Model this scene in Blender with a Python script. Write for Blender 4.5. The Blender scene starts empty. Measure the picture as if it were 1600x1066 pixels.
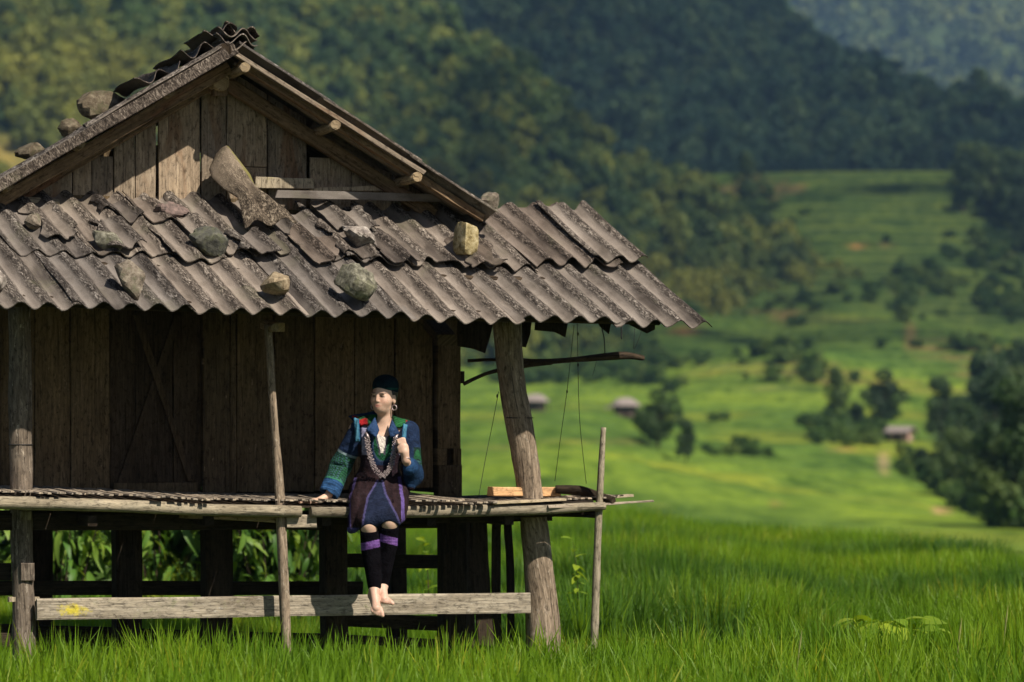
import bpy, math, random
import numpy as np
from mathutils import Vector, Matrix, noise as mnoise

random.seed(7)
rng = np.random.default_rng(7)
scene = bpy.context.scene
col = scene.collection

# ------------------------------------------------------------------ camera
F, YH, ZC = 5280.0, 640.0, 1.54          # focal length in photo pixels, horizon row, eye height
cam_d = bpy.data.cameras.new("camera")
cam = bpy.data.objects.new("camera", cam_d)
col.objects.link(cam)
cam.location = (0, 0, ZC)
cam.rotation_euler = (math.radians(90), 0, 0)
cam_d.sensor_width = 36.0
cam_d.lens = F * 36.0 / 1600.0
cam_d.shift_y = (YH - 533.0) / 1600.0
cam_d.clip_start = 0.5
cam_d.clip_end = 9000
cam_d.dof.use_dof = True
cam_d.dof.focus_distance = 21.6
cam_d.dof.aperture_fstop = 2.2
scene.camera = cam

# ------------------------------------------------------------------ light
SUN = Vector((-0.354, 0.403, -0.565)).normalized()      # direction the light travels
sun_d = bpy.data.lights.new("sun", 'SUN')
sun_d.energy = 5.0
sun_d.angle = math.radians(0.6)
sun_d.color = (1.0, 0.91, 0.77)
sun = bpy.data.objects.new("sun", sun_d)
sun.rotation_euler = SUN.to_track_quat('-Z', 'Y').to_euler()
sun.location = (20, -20, 40)
col.objects.link(sun)

world = bpy.data.worlds.new("World")
scene.world = world
world.use_nodes = True
wn = world.node_tree
bgn = wn.nodes['Background']
sky = wn.nodes.new('ShaderNodeTexSky')
sky.sky_type = 'NISHITA'
sky.sun_disc = False
sky.sun_elevation = math.asin(-SUN.z)
sky.sun_rotation = math.atan2(-SUN.x, -SUN.y)
wn.links.new(sky.outputs[0], bgn.inputs[0])
bgn.inputs[1].default_value = 0.05

scene.view_settings.view_transform = 'Standard'
scene.view_settings.look = 'None'
scene.view_settings.gamma = 1.0
scene.view_settings.exposure = 0.45
scene.cycles.use_denoising = True
scene.cycles.max_bounces = 5
scene.cycles.diffuse_bounces = 3
scene.cycles.glossy_bounces = 2
scene.cycles.transmission_bounces = 3
scene.cycles.volume_bounces = 0
scene.cycles.transparent_max_bounces = 4
scene.cycles.sample_clamp_indirect = 4.0

# ------------------------------------------------------------------ helpers
def unproject(px, py, D):
    """a point D metres in front of the camera that stands at photo pixel px,py"""
    return Vector(((px - 800) / F * D, D, ZC - (py - YH) / F * D))

def tag(o, label=None, cat=None, group=None, kind=None):
    if label: o['label'] = label
    if cat: o['category'] = cat
    if group: o['group'] = group
    if kind: o['kind'] = kind
    return o

def empty(name, loc=(0, 0, 0), rz=0.0):
    o = bpy.data.objects.new(name, None)
    o.empty_display_size = 0.2
    o.location = loc
    o.rotation_euler = (0, 0, rz)
    col.objects.link(o)
    return o

def make_mesh(name, verts, faces, mat=None, uv=None, colors=None, smooth=False, fattr=None):
    me = bpy.data.meshes.new(name)
    if isinstance(verts, np.ndarray): verts = verts.tolist()
    if isinstance(faces, np.ndarray): faces = faces.tolist()
    me.from_pydata(verts, [], faces)
    if mat: me.materials.append(mat)
    if uv is not None:                        # per vertex uv
        l = me.uv_layers.new(name="UVMap")
        idx = np.empty(len(me.loops), dtype=np.int32)
        me.loops.foreach_get("vertex_index", idx)
        l.data.foreach_set("uv", np.asarray(uv, dtype=np.float32)[idx].ravel())
    if colors is not None:
        c = np.asarray(colors, dtype=np.float32)
        if c.shape[1] == 3: c = np.concatenate([c, np.ones((len(c), 1), np.float32)], 1)
        a = me.color_attributes.new(name="Col", type='FLOAT_COLOR', domain='POINT')
        a.data.foreach_set("color", c.ravel())
    if fattr:
        for k, v in fattr.items():
            a = me.attributes.new(k, 'FLOAT', 'POINT')
            a.data.foreach_set("value", np.asarray(v, dtype=np.float32))
    if smooth:
        me.polygons.foreach_set("use_smooth", np.ones(len(me.polygons), dtype=bool))
    me.update()
    return me

def link(name, me, parent=None):
    o = bpy.data.objects.new(name, me)
    col.objects.link(o)
    if parent is not None: o.parent = parent
    return o

# ---- node helpers
def new_mat(name):
    m = bpy.data.materials.new(name)
    m.use_nodes = True
    nt = m.node_tree
    nt.nodes.clear()
    out = nt.nodes.new('ShaderNodeOutputMaterial')
    return m, nt, out

def nd(nt, typ, ins=None, **props):
    n = nt.nodes.new(typ)
    for k, v in props.items(): setattr(n, k, v)
    if ins:
        for k, v in ins.items():
            s = n.inputs[k]
            if isinstance(v, bpy.types.NodeSocket): nt.links.new(v, s)
            else: s.default_value = v
    return n

def ramp(nt, fac, stops, interp='LINEAR'):
    r = nt.nodes.new('ShaderNodeValToRGB')
    r.color_ramp.interpolation = interp
    e = r.color_ramp.elements
    while len(e) < len(stops): e.new(0.5)
    for i, (p, c) in enumerate(stops):
        e[i].position = p
        e[i].color = (*c, 1) if len(c) == 3 else c
    nt.links.new(fac, r.inputs[0])
    return r.outputs[0]

def mix(nt, fac, a, b, blend='MIX'):
    n = nt.nodes.new('ShaderNodeMix')
    n.data_type = 'RGBA'
    n.blend_type = blend
    for k, v in ((0, fac), (6, a), (7, b)):
        s = n.inputs[k]
        if isinstance(v, bpy.types.NodeSocket): nt.links.new(v, s)
        elif k == 0: s.default_value = v
        else: s.default_value = (*v, 1) if len(v) == 3 else v
    return n.outputs[2]

def math_n(nt, op, a, b=None, clamp=False):
    n = nt.nodes.new('ShaderNodeMath')
    n.operation = op
    n.use_clamp = clamp
    for k, v in ((0, a), (1, b)):
        if v is None: continue
        if isinstance(v, bpy.types.NodeSocket): nt.links.new(v, n.inputs[k])
        else: n.inputs[k].default_value = v
    return n.outputs[0]

def noise_n(nt, vec, scale, detail=4, rough=0.55, dist=0.0):
    n = nd(nt, 'ShaderNodeTexNoise', {'Scale': scale, 'Detail': detail, 'Roughness': rough, 'Distortion': dist})
    if vec is not None: nt.links.new(vec, n.inputs['Vector'])
    return n.outputs['Fac']

def finish(nt, out, color, rough=0.85, bump=None, bump_s=0.3, bump_d=0.01, spec=0.2, transl=0.0, tcol=None):
    p = nt.nodes.new('ShaderNodeBsdfPrincipled')
    if isinstance(color, bpy.types.NodeSocket): nt.links.new(color, p.inputs['Base Color'])
    else: p.inputs['Base Color'].default_value = (*color, 1)
    if isinstance(rough, bpy.types.NodeSocket): nt.links.new(rough, p.inputs['Roughness'])
    else: p.inputs['Roughness'].default_value = rough
    p.inputs['Specular IOR Level'].default_value = spec
    if bump is not None:
        b = nd(nt, 'ShaderNodeBump', {'Strength': bump_s, 'Distance': bump_d, 'Height': bump})
        nt.links.new(b.outputs[0], p.inputs['Normal'])
    sh = p.outputs[0]
    if transl > 0:
        t = nt.nodes.new('ShaderNodeBsdfTranslucent')
        c = tcol if tcol is not None else color
        if isinstance(c, bpy.types.NodeSocket): nt.links.new(c, t.inputs[0])
        else: t.inputs[0].default_value = (*c, 1)
        mx = nd(nt, 'ShaderNodeMixShader', {0: transl, 1: sh, 2: t.outputs[0]})
        sh = mx.outputs[0]
    nt.links.new(sh, out.inputs['Surface'])

# ------------------------------------------------------------------ materials
def wood_mat(name, dark, mid, light, pale=None, pale_amt=0.0, lichen=None, lichen_amt=0.0, spot=None, grain=26.0, streak_red=None, bump_s=0.6):
    m, nt, out = new_mat(name)
    tc = nd(nt, 'ShaderNodeTexCoord')
    oi = nd(nt, 'ShaderNodeObjectInfo')
    off = nd(nt, 'ShaderNodeCombineXYZ', {0: math_n(nt, 'MULTIPLY', oi.outputs['Random'], 37.0), 1: math_n(nt, 'MULTIPLY', oi.outputs['Random'], 91.0), 2: 0.0})
    v = nd(nt, 'ShaderNodeVectorMath', {0: tc.outputs['UV'], 1: off.outputs[0]}, operation='ADD').outputs[0]
    vs = nd(nt, 'ShaderNodeMapping', {'Vector': v, 'Scale': (1.3, grain, 1)}).outputs[0]
    n1 = noise_n(nt, vs, 3.0, 8, 0.68, 0.6)
    vf = nd(nt, 'ShaderNodeMapping', {'Vector': v, 'Scale': (3.0, grain * 4, 1)}).outputs[0]
    n2 = noise_n(nt, vf, 3.0, 5, 0.6, 0.2)
    vb = nd(nt, 'ShaderNodeMapping', {'Vector': v, 'Scale': (1.0, 4.0, 1)}).outputs[0]
    n3 = noise_n(nt, vb, 2.2, 5, 0.6, 0.4)
    g = math_n(nt, 'ADD', math_n(nt, 'MULTIPLY', n1, 0.65), math_n(nt, 'MULTIPLY', n2, 0.35))
    c = ramp(nt, g, [(0.32, dark), (0.5, mid), (0.68, light)])
    # board to board difference
    c = mix(nt, 1.0, c, ramp(nt, oi.outputs['Random'], [(0.0, (0.66, 0.66, 0.68)), (0.5, (1.0, 0.98, 0.95)), (1.0, (1.22, 1.16, 1.08))]), 'MULTIPLY')
    c = mix(nt, 1.0, c, ramp(nt, n3, [(0.3, (0.62, 0.6, 0.58)), (0.55, (1, 1, 1)), (0.75, (1.2, 1.17, 1.12))]), 'MULTIPLY')
    if streak_red:
        c = mix(nt, math_n(nt, 'MULTIPLY', ramp(nt, noise_n(nt, vb, 1.3, 6, 0.6, 0.8), [(0.55, (0, 0, 0)), (0.66, (1, 1, 1))]), 0.6), c, streak_red)
    if pale:
        vp = nd(nt, 'ShaderNodeMapping', {'Vector': v, 'Scale': (3.0, 9.0, 1)}).outputs[0]
        k = ramp(nt, noise_n(nt, vp, 3.2, 8, 0.72, 0.5), [(0.64 - 0.14 * pale_amt, (0, 0, 0)), (0.72 - 0.1 * pale_amt, (1, 1, 1))])
        c = mix(nt, math_n(nt, 'MULTIPLY', k, 0.75), c, pale)
    if lichen:
        k = ramp(nt, noise_n(nt, v, 9.0, 9, 0.75, 0.4), [(0.66 - 0.2 * lichen_amt, (0, 0, 0)), (0.76 - 0.2 * lichen_amt, (1, 1, 1))])
        c = mix(nt, math_n(nt, 'MULTIPLY', k, 0.7), c, lichen)
    if spot:
        (cx, cy, r, rc) = spot
        sub = nd(nt, 'ShaderNodeVectorMath', {0: tc.outputs['UV'], 1: (cx, cy, 0)}, operation='SUBTRACT').outputs[0]
        sub = nd(nt, 'ShaderNodeMapping', {'Vector': sub, 'Scale': (0.6, 1.6, 1)}).outputs[0]
        ln = nd(nt, 'ShaderNodeVectorMath', {0: sub}, operation='LENGTH').outputs['Value']
        ln = math_n(nt, 'ADD', ln, math_n(nt, 'MULTIPLY', math_n(nt, 'SUBTRACT', noise_n(nt, tc.outputs['UV'], 30.0, 8, 0.7), 0.5), r * 3.6))
        k = ramp(nt, ln, [(max(0.0, r * 0.35), (1, 1, 1)), (r * 1.1, (0, 0, 0))])
        c = mix(nt, math_n(nt, 'MULTIPLY', k, 0.85), c, rc)
    # small weathered specks
    sp = noise_n(nt, nd(nt, 'ShaderNodeMapping', {'Vector': v, 'Scale': (0.45, 1.0, 1)}).outputs[0], 42.0, 6, 0.75, 0.6)
    c = mix(nt, 1.0, c, ramp(nt, sp, [(0.36, (0.42, 0.41, 0.40)), (0.47, (1, 1, 1)), (0.66, (1.3, 1.28, 1.24))]), 'MULTIPLY')
    # dark cracks along the grain
    vc = nd(nt, 'ShaderNodeMapping', {'Vector': v, 'Scale': (0.9, grain * 1.6, 1)}).outputs[0]
    ck = noise_n(nt, vc, 2.1, 3, 0.5, 1.2)
    crack = ramp(nt, ck, [(0.33, (1, 1, 1)), (0.385, (0, 0, 0))])
    c = mix(nt, math_n(nt, 'MULTIPLY', crack, 0.7), c, tuple(x * 0.35 for x in dark))
    h = math_n(nt, 'SUBTRACT', g, math_n(nt, 'MULTIPLY', crack, 0.5))
    finish(nt, out, c, 0.88, h, bump_s, 0.012, 0.12)
    return m

M = {}
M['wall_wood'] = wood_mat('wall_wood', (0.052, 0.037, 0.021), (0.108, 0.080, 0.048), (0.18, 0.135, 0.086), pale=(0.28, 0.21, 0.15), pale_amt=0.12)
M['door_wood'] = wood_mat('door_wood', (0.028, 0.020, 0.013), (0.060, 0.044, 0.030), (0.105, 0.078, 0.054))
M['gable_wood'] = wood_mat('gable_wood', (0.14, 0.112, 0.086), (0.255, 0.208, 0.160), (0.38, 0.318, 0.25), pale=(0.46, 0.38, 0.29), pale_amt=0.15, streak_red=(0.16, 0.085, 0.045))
M['post_wood'] = wood_mat('post_wood', (0.075, 0.060, 0.047), (0.19, 0.155, 0.122), (0.36, 0.305, 0.25), pale=(0.46, 0.40, 0.33), pale_amt=0.5, grain=16)
M['pole_wood'] = wood_mat('pole_wood', (0.14, 0.105, 0.065), (0.27, 0.21, 0.135), (0.42, 0.34, 0.235), pale=(0.47, 0.41, 0.32), pale_amt=0.3)
M['rail_wood'] = wood_mat('rail_wood', (0.135, 0.12, 0.10), (0.255, 0.232, 0.195), (0.40, 0.37, 0.32), pale=(0.46, 0.44, 0.40), pale_amt=0.4, lichen=(0.24, 0.25, 0.13), lichen_amt=0.42, spot=(0.23, 0.015, 0.062, (0.55, 0.46, 0.03)))
M['beam_wood'] = wood_mat('beam_wood', (0.09, 0.063, 0.04), (0.17, 0.12, 0.078), (0.26, 0.19, 0.125), streak_red=(0.17, 0.075, 0.04))
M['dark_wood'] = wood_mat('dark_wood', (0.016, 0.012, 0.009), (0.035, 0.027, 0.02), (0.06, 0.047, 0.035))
M['bamboo'] = wood_mat('bamboo', (0.17, 0.145, 0.105), (0.31, 0.27, 0.20), (0.45, 0.40, 0.31), pale=(0.52, 0.47, 0.36), pale_amt=0.25, lichen=(0.24, 0.25, 0.13), lichen_amt=0.25, grain=9)
M['slat'] = wood_mat('slat', (0.20, 0.165, 0.13), (0.34, 0.29, 0.235), (0.50, 0.44, 0.37), pale=(0.52, 0.48, 0.42), pale_amt=0.3)
M['block_wood'] = wood_mat('block_wood', (0.16, 0.135, 0.105), (0.29, 0.25, 0.195), (0.44, 0.385, 0.31), pale=(0.48, 0.44, 0.38), pale_amt=0.4)
M['fresh_wood'] = wood_mat('fresh_wood', (0.34, 0.20, 0.10), (0.47, 0.30, 0.165), (0.58, 0.40, 0.24), grain=14)
M['bark'] = wood_mat('bark', (0.018, 0.013, 0.010), (0.042, 0.031, 0.022), (0.085, 0.063, 0.045), grain=9, bump_s=0.9)
M['pale_board'] = wood_mat('pale_board', (0.24, 0.20, 0.15), (0.36, 0.31, 0.23), (0.47, 0.41, 0.32), lichen=(0.32, 0.30, 0.12), lichen_amt=0.3)

def roof_mat(name, tint=(1, 1, 1), moss=0.0, force=None):
    m, nt, out = new_mat(name)
    tc = nd(nt, 'ShaderNodeTexCoord')
    oi = nd(nt, 'ShaderNodeObjectInfo')
    at = nd(nt, 'ShaderNodeAttribute', attribute_name='crest').outputs['Fac']
    if force is not None: at = math_n(nt, 'ADD', at, force)
    off = nd(nt, 'ShaderNodeCombineXYZ', {0: math_n(nt, 'MULTIPLY', oi.outputs['Random'], 31.0), 1: math_n(nt, 'MULTIPLY', oi.outputs['Random'], 77.0), 2: 0.0})
    v = nd(nt, 'ShaderNodeVectorMath', {0: tc.outputs['UV'], 1: off.outputs[0]}, operation='ADD').outputs[0]
    flake = noise_n(nt, nd(nt, 'ShaderNodeMapping', {'Vector': v, 'Rotation': (0, 0, 0.75), 'Scale': (1.0, 0.38, 1)}).outputs[0], 60.0, 6, 0.70, 1.5)
    big = noise_n(nt, v, 4.2, 5, 0.6, 0.3)
    fine = noise_n(nt, v, 190.0, 3, 0.6)
    # weathered cement: smooth dusty valleys
    valley = ramp(nt, big, [(0.3, (0.165, 0.142, 0.124)), (0.5, (0.265, 0.231, 0.206)), (0.7, (0.325, 0.288, 0.260))])
    crest_c = ramp(nt, flake, [(0.40, (0.024, 0.020, 0.018)), (0.50, (0.090, 0.077, 0.069)), (0.58, (0.25, 0.22, 0.195)), (0.68, (0.50, 0.455, 0.415))])
    k = ramp(nt, math_n(nt, 'ADD', at, math_n(nt, 'MULTIPLY', math_n(nt, 'SUBTRACT', big, 0.5), 0.9)), [(0.16, (0, 0, 0)), (0.42, (1, 1, 1))])
    c = mix(nt, math_n(nt, 'MULTIPLY', k, 0.95), valley, crest_c)
    c = mix(nt, 1.0, c, ramp(nt, fine, [(0.3, (0.75, 0.74, 0.73)), (0.7, (1.22, 1.21, 1.2))]), 'MULTIPLY')
    c = mix(nt, 1.0, c, ramp(nt, oi.outputs['Random'], [(0, (0.72, 0.73, 0.75)), (0.5, (1, 0.97, 0.93)), (1, (1.15, 1.09, 1.02))]), 'MULTIPLY')
    stain = ramp(nt, noise_n(nt, nd(nt, 'ShaderNodeMapping', {'Vector': v, 'Scale': (2.6, 0.5, 1)}).outputs[0], 3.0, 5, 0.6), [(0.34, (0.42, 0.41, 0.41)), (0.47, (0.85, 0.84, 0.83)), (0.62, (1.12, 1.12, 1.11))])
    c = mix(nt, 1.0, c, stain, 'MULTIPLY')
    gm = ramp(nt, noise_n(nt, v, 2.3, 6, 0.7, 0.5), [(0.56, (0, 0, 0)), (0.68, (1, 1, 1))])
    c = mix(nt, math_n(nt, 'MULTIPLY', gm, 0.35), c, (0.17, 0.165, 0.10))
    if moss > 0:
        ux = nd(nt, 'ShaderNodeSeparateXYZ', {0: tc.outputs['UV']}).outputs
        mm = math_n(nt, 'SUBTRACT', math_n(nt, 'MULTIPLY', ux[0], 4.0), math_n(nt, 'MULTIPLY', ux[1], 0.9))
        mk = ramp(nt, math_n(nt, 'ADD', noise_n(nt, v, 9.0, 6, 0.65), mm), [(0.62 - 0.2 * moss, (0, 0, 0)), (0.74 - 0.2 * moss, (1, 1, 1))])
        c = mix(nt, math_n(nt, 'MULTIPLY', mk, 0.8), c, (0.24, 0.23, 0.075))
    c = mix(nt, 1.0, c, tint, 'MULTIPLY')
    h = math_n(nt, 'ADD', math_n(nt, 'MULTIPLY', flake, math_n(nt, 'ADD', k, 0.15)), math_n(nt, 'MULTIPLY', fine, 0.15))
    finish(nt, out, c, 0.92, h, 0.75, 0.012, 0.1)
    return m

M['roof'] = roof_mat('roof_cement', (0.83, 0.845, 0.865))
M['roof_dark'] = roof_mat('roof_cement_dark', (0.62, 0.61, 0.62))
M['roof_moss'] = roof_mat('roof_cement_moss', (0.80, 0.77, 0.70), 0.45)
M['roof_edge'] = roof_mat('roof_cement_edge', (0.72, 0.71, 0.71), 0.0, 0.8)

def stone_mat(name, a, b, c3, lichen):
    m, nt, out = new_mat(name)
    tc = nd(nt, 'ShaderNodeTexCoord')
    oi = nd(nt, 'ShaderNodeObjectInfo')
    v = nd(nt, 'ShaderNodeVectorMath', {0: tc.outputs['Object'], 1: oi.outputs['Location']}, operation='ADD').outputs[0]
    n1 = noise_n(nt, v, 22.0, 8, 0.7, 0.3)
    c = ramp(nt, n1, [(0.34, a), (0.5, b), (0.66, c3)])
    k = ramp(nt, noise_n(nt, v, 14.0, 8, 0.7), [(0.52, (0, 0, 0)), (0.62, (1, 1, 1))])
    c = mix(nt, math_n(nt, 'MULTIPLY', k, 0.65), c, lichen)
    finish(nt, out, c, 0.9, noise_n(nt, v, 45.0, 6, 0.7), 0.7, 0.012, 0.15)
    return m
M['stone_brown'] = stone_mat('stone_brown', (0.06, 0.05, 0.04), (0.17, 0.14, 0.11), (0.30, 0.26, 0.21), (0.14, 0.14, 0.09))
M['stone_green'] = stone_mat('stone_green', (0.05, 0.047, 0.037), (0.15, 0.142, 0.108), (0.31, 0.295, 0.235), (0.15, 0.152, 0.09))
M['stone_dark'] = stone_mat('stone_dark', (0.035, 0.035, 0.032), (0.085, 0.085, 0.072), (0.15, 0.145, 0.12), (0.10, 0.105, 0.06))
M['stone_red'] = stone_mat('stone_red', (0.06, 0.045, 0.04), (0.15, 0.11, 0.10), (0.24, 0.17, 0.15), (0.12, 0.11, 0.09))
M['stone_white'] = stone_mat('stone_white', (0.10, 0.085, 0.075), (0.25, 0.215, 0.19), (0.48, 0.44, 0.39), (0.15, 0.13, 0.12))
M['stone_yellow'] = stone_mat('stone_yellow', (0.12, 0.088, 0.038), (0.33, 0.265, 0.135), (0.54, 0.47, 0.31), (0.27, 0.235, 0.13))
M['stone_moss'] = stone_mat('stone_moss', (0.04, 0.03, 0.02), (0.10, 0.08, 0.055), (0.19, 0.16, 0.115), (0.075, 0.075, 0.04))
M['stone_tan'] = stone_mat('stone_tan', (0.10, 0.075, 0.05), (0.26, 0.20, 0.13), (0.40, 0.33, 0.23), (0.20, 0.17, 0.11))

def leaf_mat(name, lo, mid_, hi, transl=0.35, patch=None, patch_scale=0.02, rough=0.6, spec=0.3):
    m, nt, out = new_mat(name)
    oi = nd(nt, 'ShaderNodeObjectInfo')
    geo = nd(nt, 'ShaderNodeNewGeometry')
    c = ramp(nt, oi.outputs['Random'], [(0.0, lo), (0.5, mid_), (1.0, hi)])
    n = noise_n(nt, geo.outputs['Position'], 1.4 if patch_scale > 0.2 else 0.5, 3, 0.6)
    c = mix(nt, 1.0, c, ramp(nt, n, [(0.3, (0.65, 0.68, 0.6)), (0.7, (1.3, 1.25, 1.2))]), 'MULTIPLY')
    if patch:
        k = ramp(nt, noise_n(nt, geo.outputs['Position'], patch_scale, 4, 0.55), [(0.5, (0, 0, 0)), (0.66, (1, 1, 1))])
        c = mix(nt, math_n(nt, 'MULTIPLY', k, 0.75), c, patch)
    finish(nt, out, c, rough, None, transl=transl, spec=spec, tcol=mix(nt, 1.0, c, (1.25, 1.2, 0.55), 'MULTIPLY'))
    return m
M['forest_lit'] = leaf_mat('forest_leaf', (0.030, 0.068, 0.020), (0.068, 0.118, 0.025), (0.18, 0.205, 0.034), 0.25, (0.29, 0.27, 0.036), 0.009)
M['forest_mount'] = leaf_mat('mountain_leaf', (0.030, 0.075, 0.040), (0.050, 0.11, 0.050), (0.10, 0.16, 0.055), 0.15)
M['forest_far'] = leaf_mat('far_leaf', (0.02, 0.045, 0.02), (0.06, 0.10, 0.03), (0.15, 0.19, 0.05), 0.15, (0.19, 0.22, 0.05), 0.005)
M['tree_leaf'] = leaf_mat('tree_leaf', (0.018, 0.042, 0.012), (0.032, 0.066, 0.016), (0.07, 0.11, 0.024), 0.2)
M['bush_leaf'] = leaf_mat('bush_leaf', (0.03, 0.07, 0.014), (0.055, 0.11, 0.018), (0.10, 0.15, 0.026), 0.25)
M['shrub_leaf'] = leaf_mat('shrub_leaf', (0.05, 0.13, 0.022), (0.10, 0.20, 0.03), (0.20, 0.29, 0.045), 0.35, rough=0.5, spec=0.3)
M['big_leaf'] = leaf_mat('big_leaf', (0.14, 0.24, 0.02), (0.20, 0.30, 0.024), (0.27, 0.36, 0.03), 0.4, rough=0.55, spec=0.15)

def rice_mat(name, base, tip, dry):
    m, nt, out = new_mat(name)
    tc = nd(nt, 'ShaderNodeTexCoord')
    oi = nd(nt, 'ShaderNodeObjectInfo')
    geo = nd(nt, 'ShaderNodeNewGeometry')
    v = nd(nt, 'ShaderNodeSeparateXYZ', {0: tc.outputs['UV']}).outputs[1]
    c = mix(nt, v, base, tip)
    c = mix(nt, ramp(nt, oi.outputs['Random'], [(0.90, (0, 0, 0)), (1.0, (0.7, 0.7, 0.7))]), c, dry)
    n = noise_n(nt, geo.outputs['Position'], 0.55, 4, 0.6)
    c = mix(nt, 1.0, c, ramp(nt, n, [(0.33, (0.55, 0.70, 0.75)), (0.5, (1, 1, 1)), (0.68, (1.3, 1.16, 0.85))]), 'MULTIPLY')
    finish(nt, out, c, 0.5, None, transl=0.45, spec=0.3, tcol=mix(nt, 1.0, c, (1.1, 1.15, 0.4), 'MULTIPLY'))
    return m
M['rice'] = rice_mat('rice', (0.062, 0.140, 0.006), (0.165, 0.290, 0.012), (0.36, 0.35, 0.03))

M['rice_deep'] = rice_mat('rice_deep', (0.032, 0.085, 0.012), (0.085, 0.185, 0.018), (0.20, 0.24, 0.03))  # darker green puts the shading of the rice bands into the colour
M['weed'] = rice_mat('weed', (0.11, 0.18, 0.010), (0.23, 0.31, 0.018), (0.42, 0.36, 0.05))
m, nt, out = new_mat('ground')
geo = nd(nt, 'ShaderNodeNewGeometry')
ca = nd(nt, 'ShaderNodeAttribute', attribute_name='Col').outputs['Color']
pos = geo.outputs['Position']
n1 = noise_n(nt, nd(nt, 'ShaderNodeMapping', {'Vector': pos, 'Scale': (1, 0.5, 3.0)}).outputs[0], 0.06, 6, 0.62, 0.4)
n2 = noise_n(nt, nd(nt, 'ShaderNodeMapping', {'Vector': pos, 'Scale': (1, 0.4, 1.0)}).outputs[0], 0.45, 5, 0.65)
c = mix(nt, 1.0, ca, ramp(nt, n1, [(0.3, (0.52, 0.62, 0.62)), (0.5, (1, 1, 1)), (0.7, (1.4, 1.28, 0.95))]), 'MULTIPLY')
c = mix(nt, 1.0, c, ramp(nt, n2, [(0.32, (0.45, 0.55, 0.45)), (0.5, (1, 1, 1)), (0.68, (1.35, 1.25, 1.15))]), 'MULTIPLY')
n3 = noise_n(nt, nd(nt, 'ShaderNodeMapping', {'Vector': pos, 'Scale': (0.5, 0.28, 5.0)}).outputs[0], 0.30, 6, 0.7, 0.6)
c = mix(nt, 1.0, c, ramp(nt, n3, [(0.34, (0.48, 0.58, 0.55)), (0.48, (1, 1, 1)), (0.66, (1.18, 1.14, 0.95))]), 'MULTIPLY')
finish(nt, out, c, 0.95, n2, 0.8, 0.6, 0.05)
M['ground'] = m

def plain_mat(name, c, rough=0.7, spec=0.2, metal=0.0):
    m, nt, out = new_mat(name)
    tc = nd(nt, 'ShaderNodeTexCoord')
    n = noise_n(nt, tc.outputs['Object'], 40.0, 4, 0.6)
    cc = mix(nt, 1.0, c, ramp(nt, n, [(0.3, (0.8, 0.8, 0.8)), (0.7, (1.18, 1.18, 1.18))]), 'MULTIPLY')
    finish(nt, out, cc, rough, n, 0.2, 0.003, spec)
    nt.nodes['Principled BSDF'].inputs['Metallic'].default_value = metal
    return m

def vcol_mat(name, rough=0.8, spec=0.15, weave=0.0, sss=0.0):
    m, nt, out = new_mat(name)
    ca = nd(nt, 'ShaderNodeAttribute', attribute_name='Col').outputs['Color']
    tc = nd(nt, 'ShaderNodeTexCoord')
    n = noise_n(nt, tc.outputs['Object'], 130.0 if weave else 60.0, 4, 0.65)
    c = mix(nt, 1.0, ca, ramp(nt, n, [(0.3, (1 - weave, 1 - weave, 1 - weave)), (0.7, (1 + weave, 1 + weave, 1 + weave))]), 'MULTIPLY') if weave else ca
    fade = noise_n(nt, tc.outputs['Object'], 16.0, 5, 0.65, 0.5)
    lo_, hi_ = ((0.58, 0.55, 0.55), (1.45, 1.42, 1.36)) if weave else ((0.86, 0.80, 0.78), (1.1, 1.08, 1.06))
    c = mix(nt, 1.0, c, ramp(nt, fade, [(0.34, lo_), (0.5, (1, 1, 1)), (0.68, hi_)]), 'MULTIPLY')
    if weave: n = math_n(nt, 'ADD', math_n(nt, 'MULTIPLY', n, 0.35), math_n(nt, 'MULTIPLY', noise_n(nt, tc.outputs['Object'], 34.0, 3, 0.5, 1.2), 1.3))
    finish(nt, out, c, rough, n, 0.6 if weave else 0.05, 0.012 if weave else 0.004, spec)
    p = nt.nodes['Principled BSDF']
    if sss:
        p.inputs['Subsurface Weight'].default_value = sss
        p.inputs['Subsurface Radius'].default_value = (0.012, 0.005, 0.003)
        p.inputs['Subsurface Scale'].default_value = 0.6
    return m
M['skin'] = vcol_mat('skin', 0.5, 0.35, 0, 0.12)
M['cloth'] = vcol_mat('woven_cloth', 0.85, 0.12, 0.25)
M['velvet'] = vcol_mat('velvet', 1.0, 0.02, 0.2)
M['hair'] = plain_mat('hair', (0.012, 0.009, 0.008), 0.45, 0.4)
M['silver'] = plain_mat('silver', (0.34, 0.28, 0.285), 0.4, 0.5, 0.65)
M['wire'] = plain_mat('wire', (0.02, 0.02, 0.02), 0.6)
M['thatch'] = plain_mat('thatch', (0.25, 0.21, 0.195), 0.95)
M['hut_wall'] = plain_mat('hut_wall', (0.10, 0.07, 0.055), 0.9)
M['hut_wall_pink'] = plain_mat('hut_wall_plank', (0.34, 0.22, 0.18), 0.9)
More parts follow.
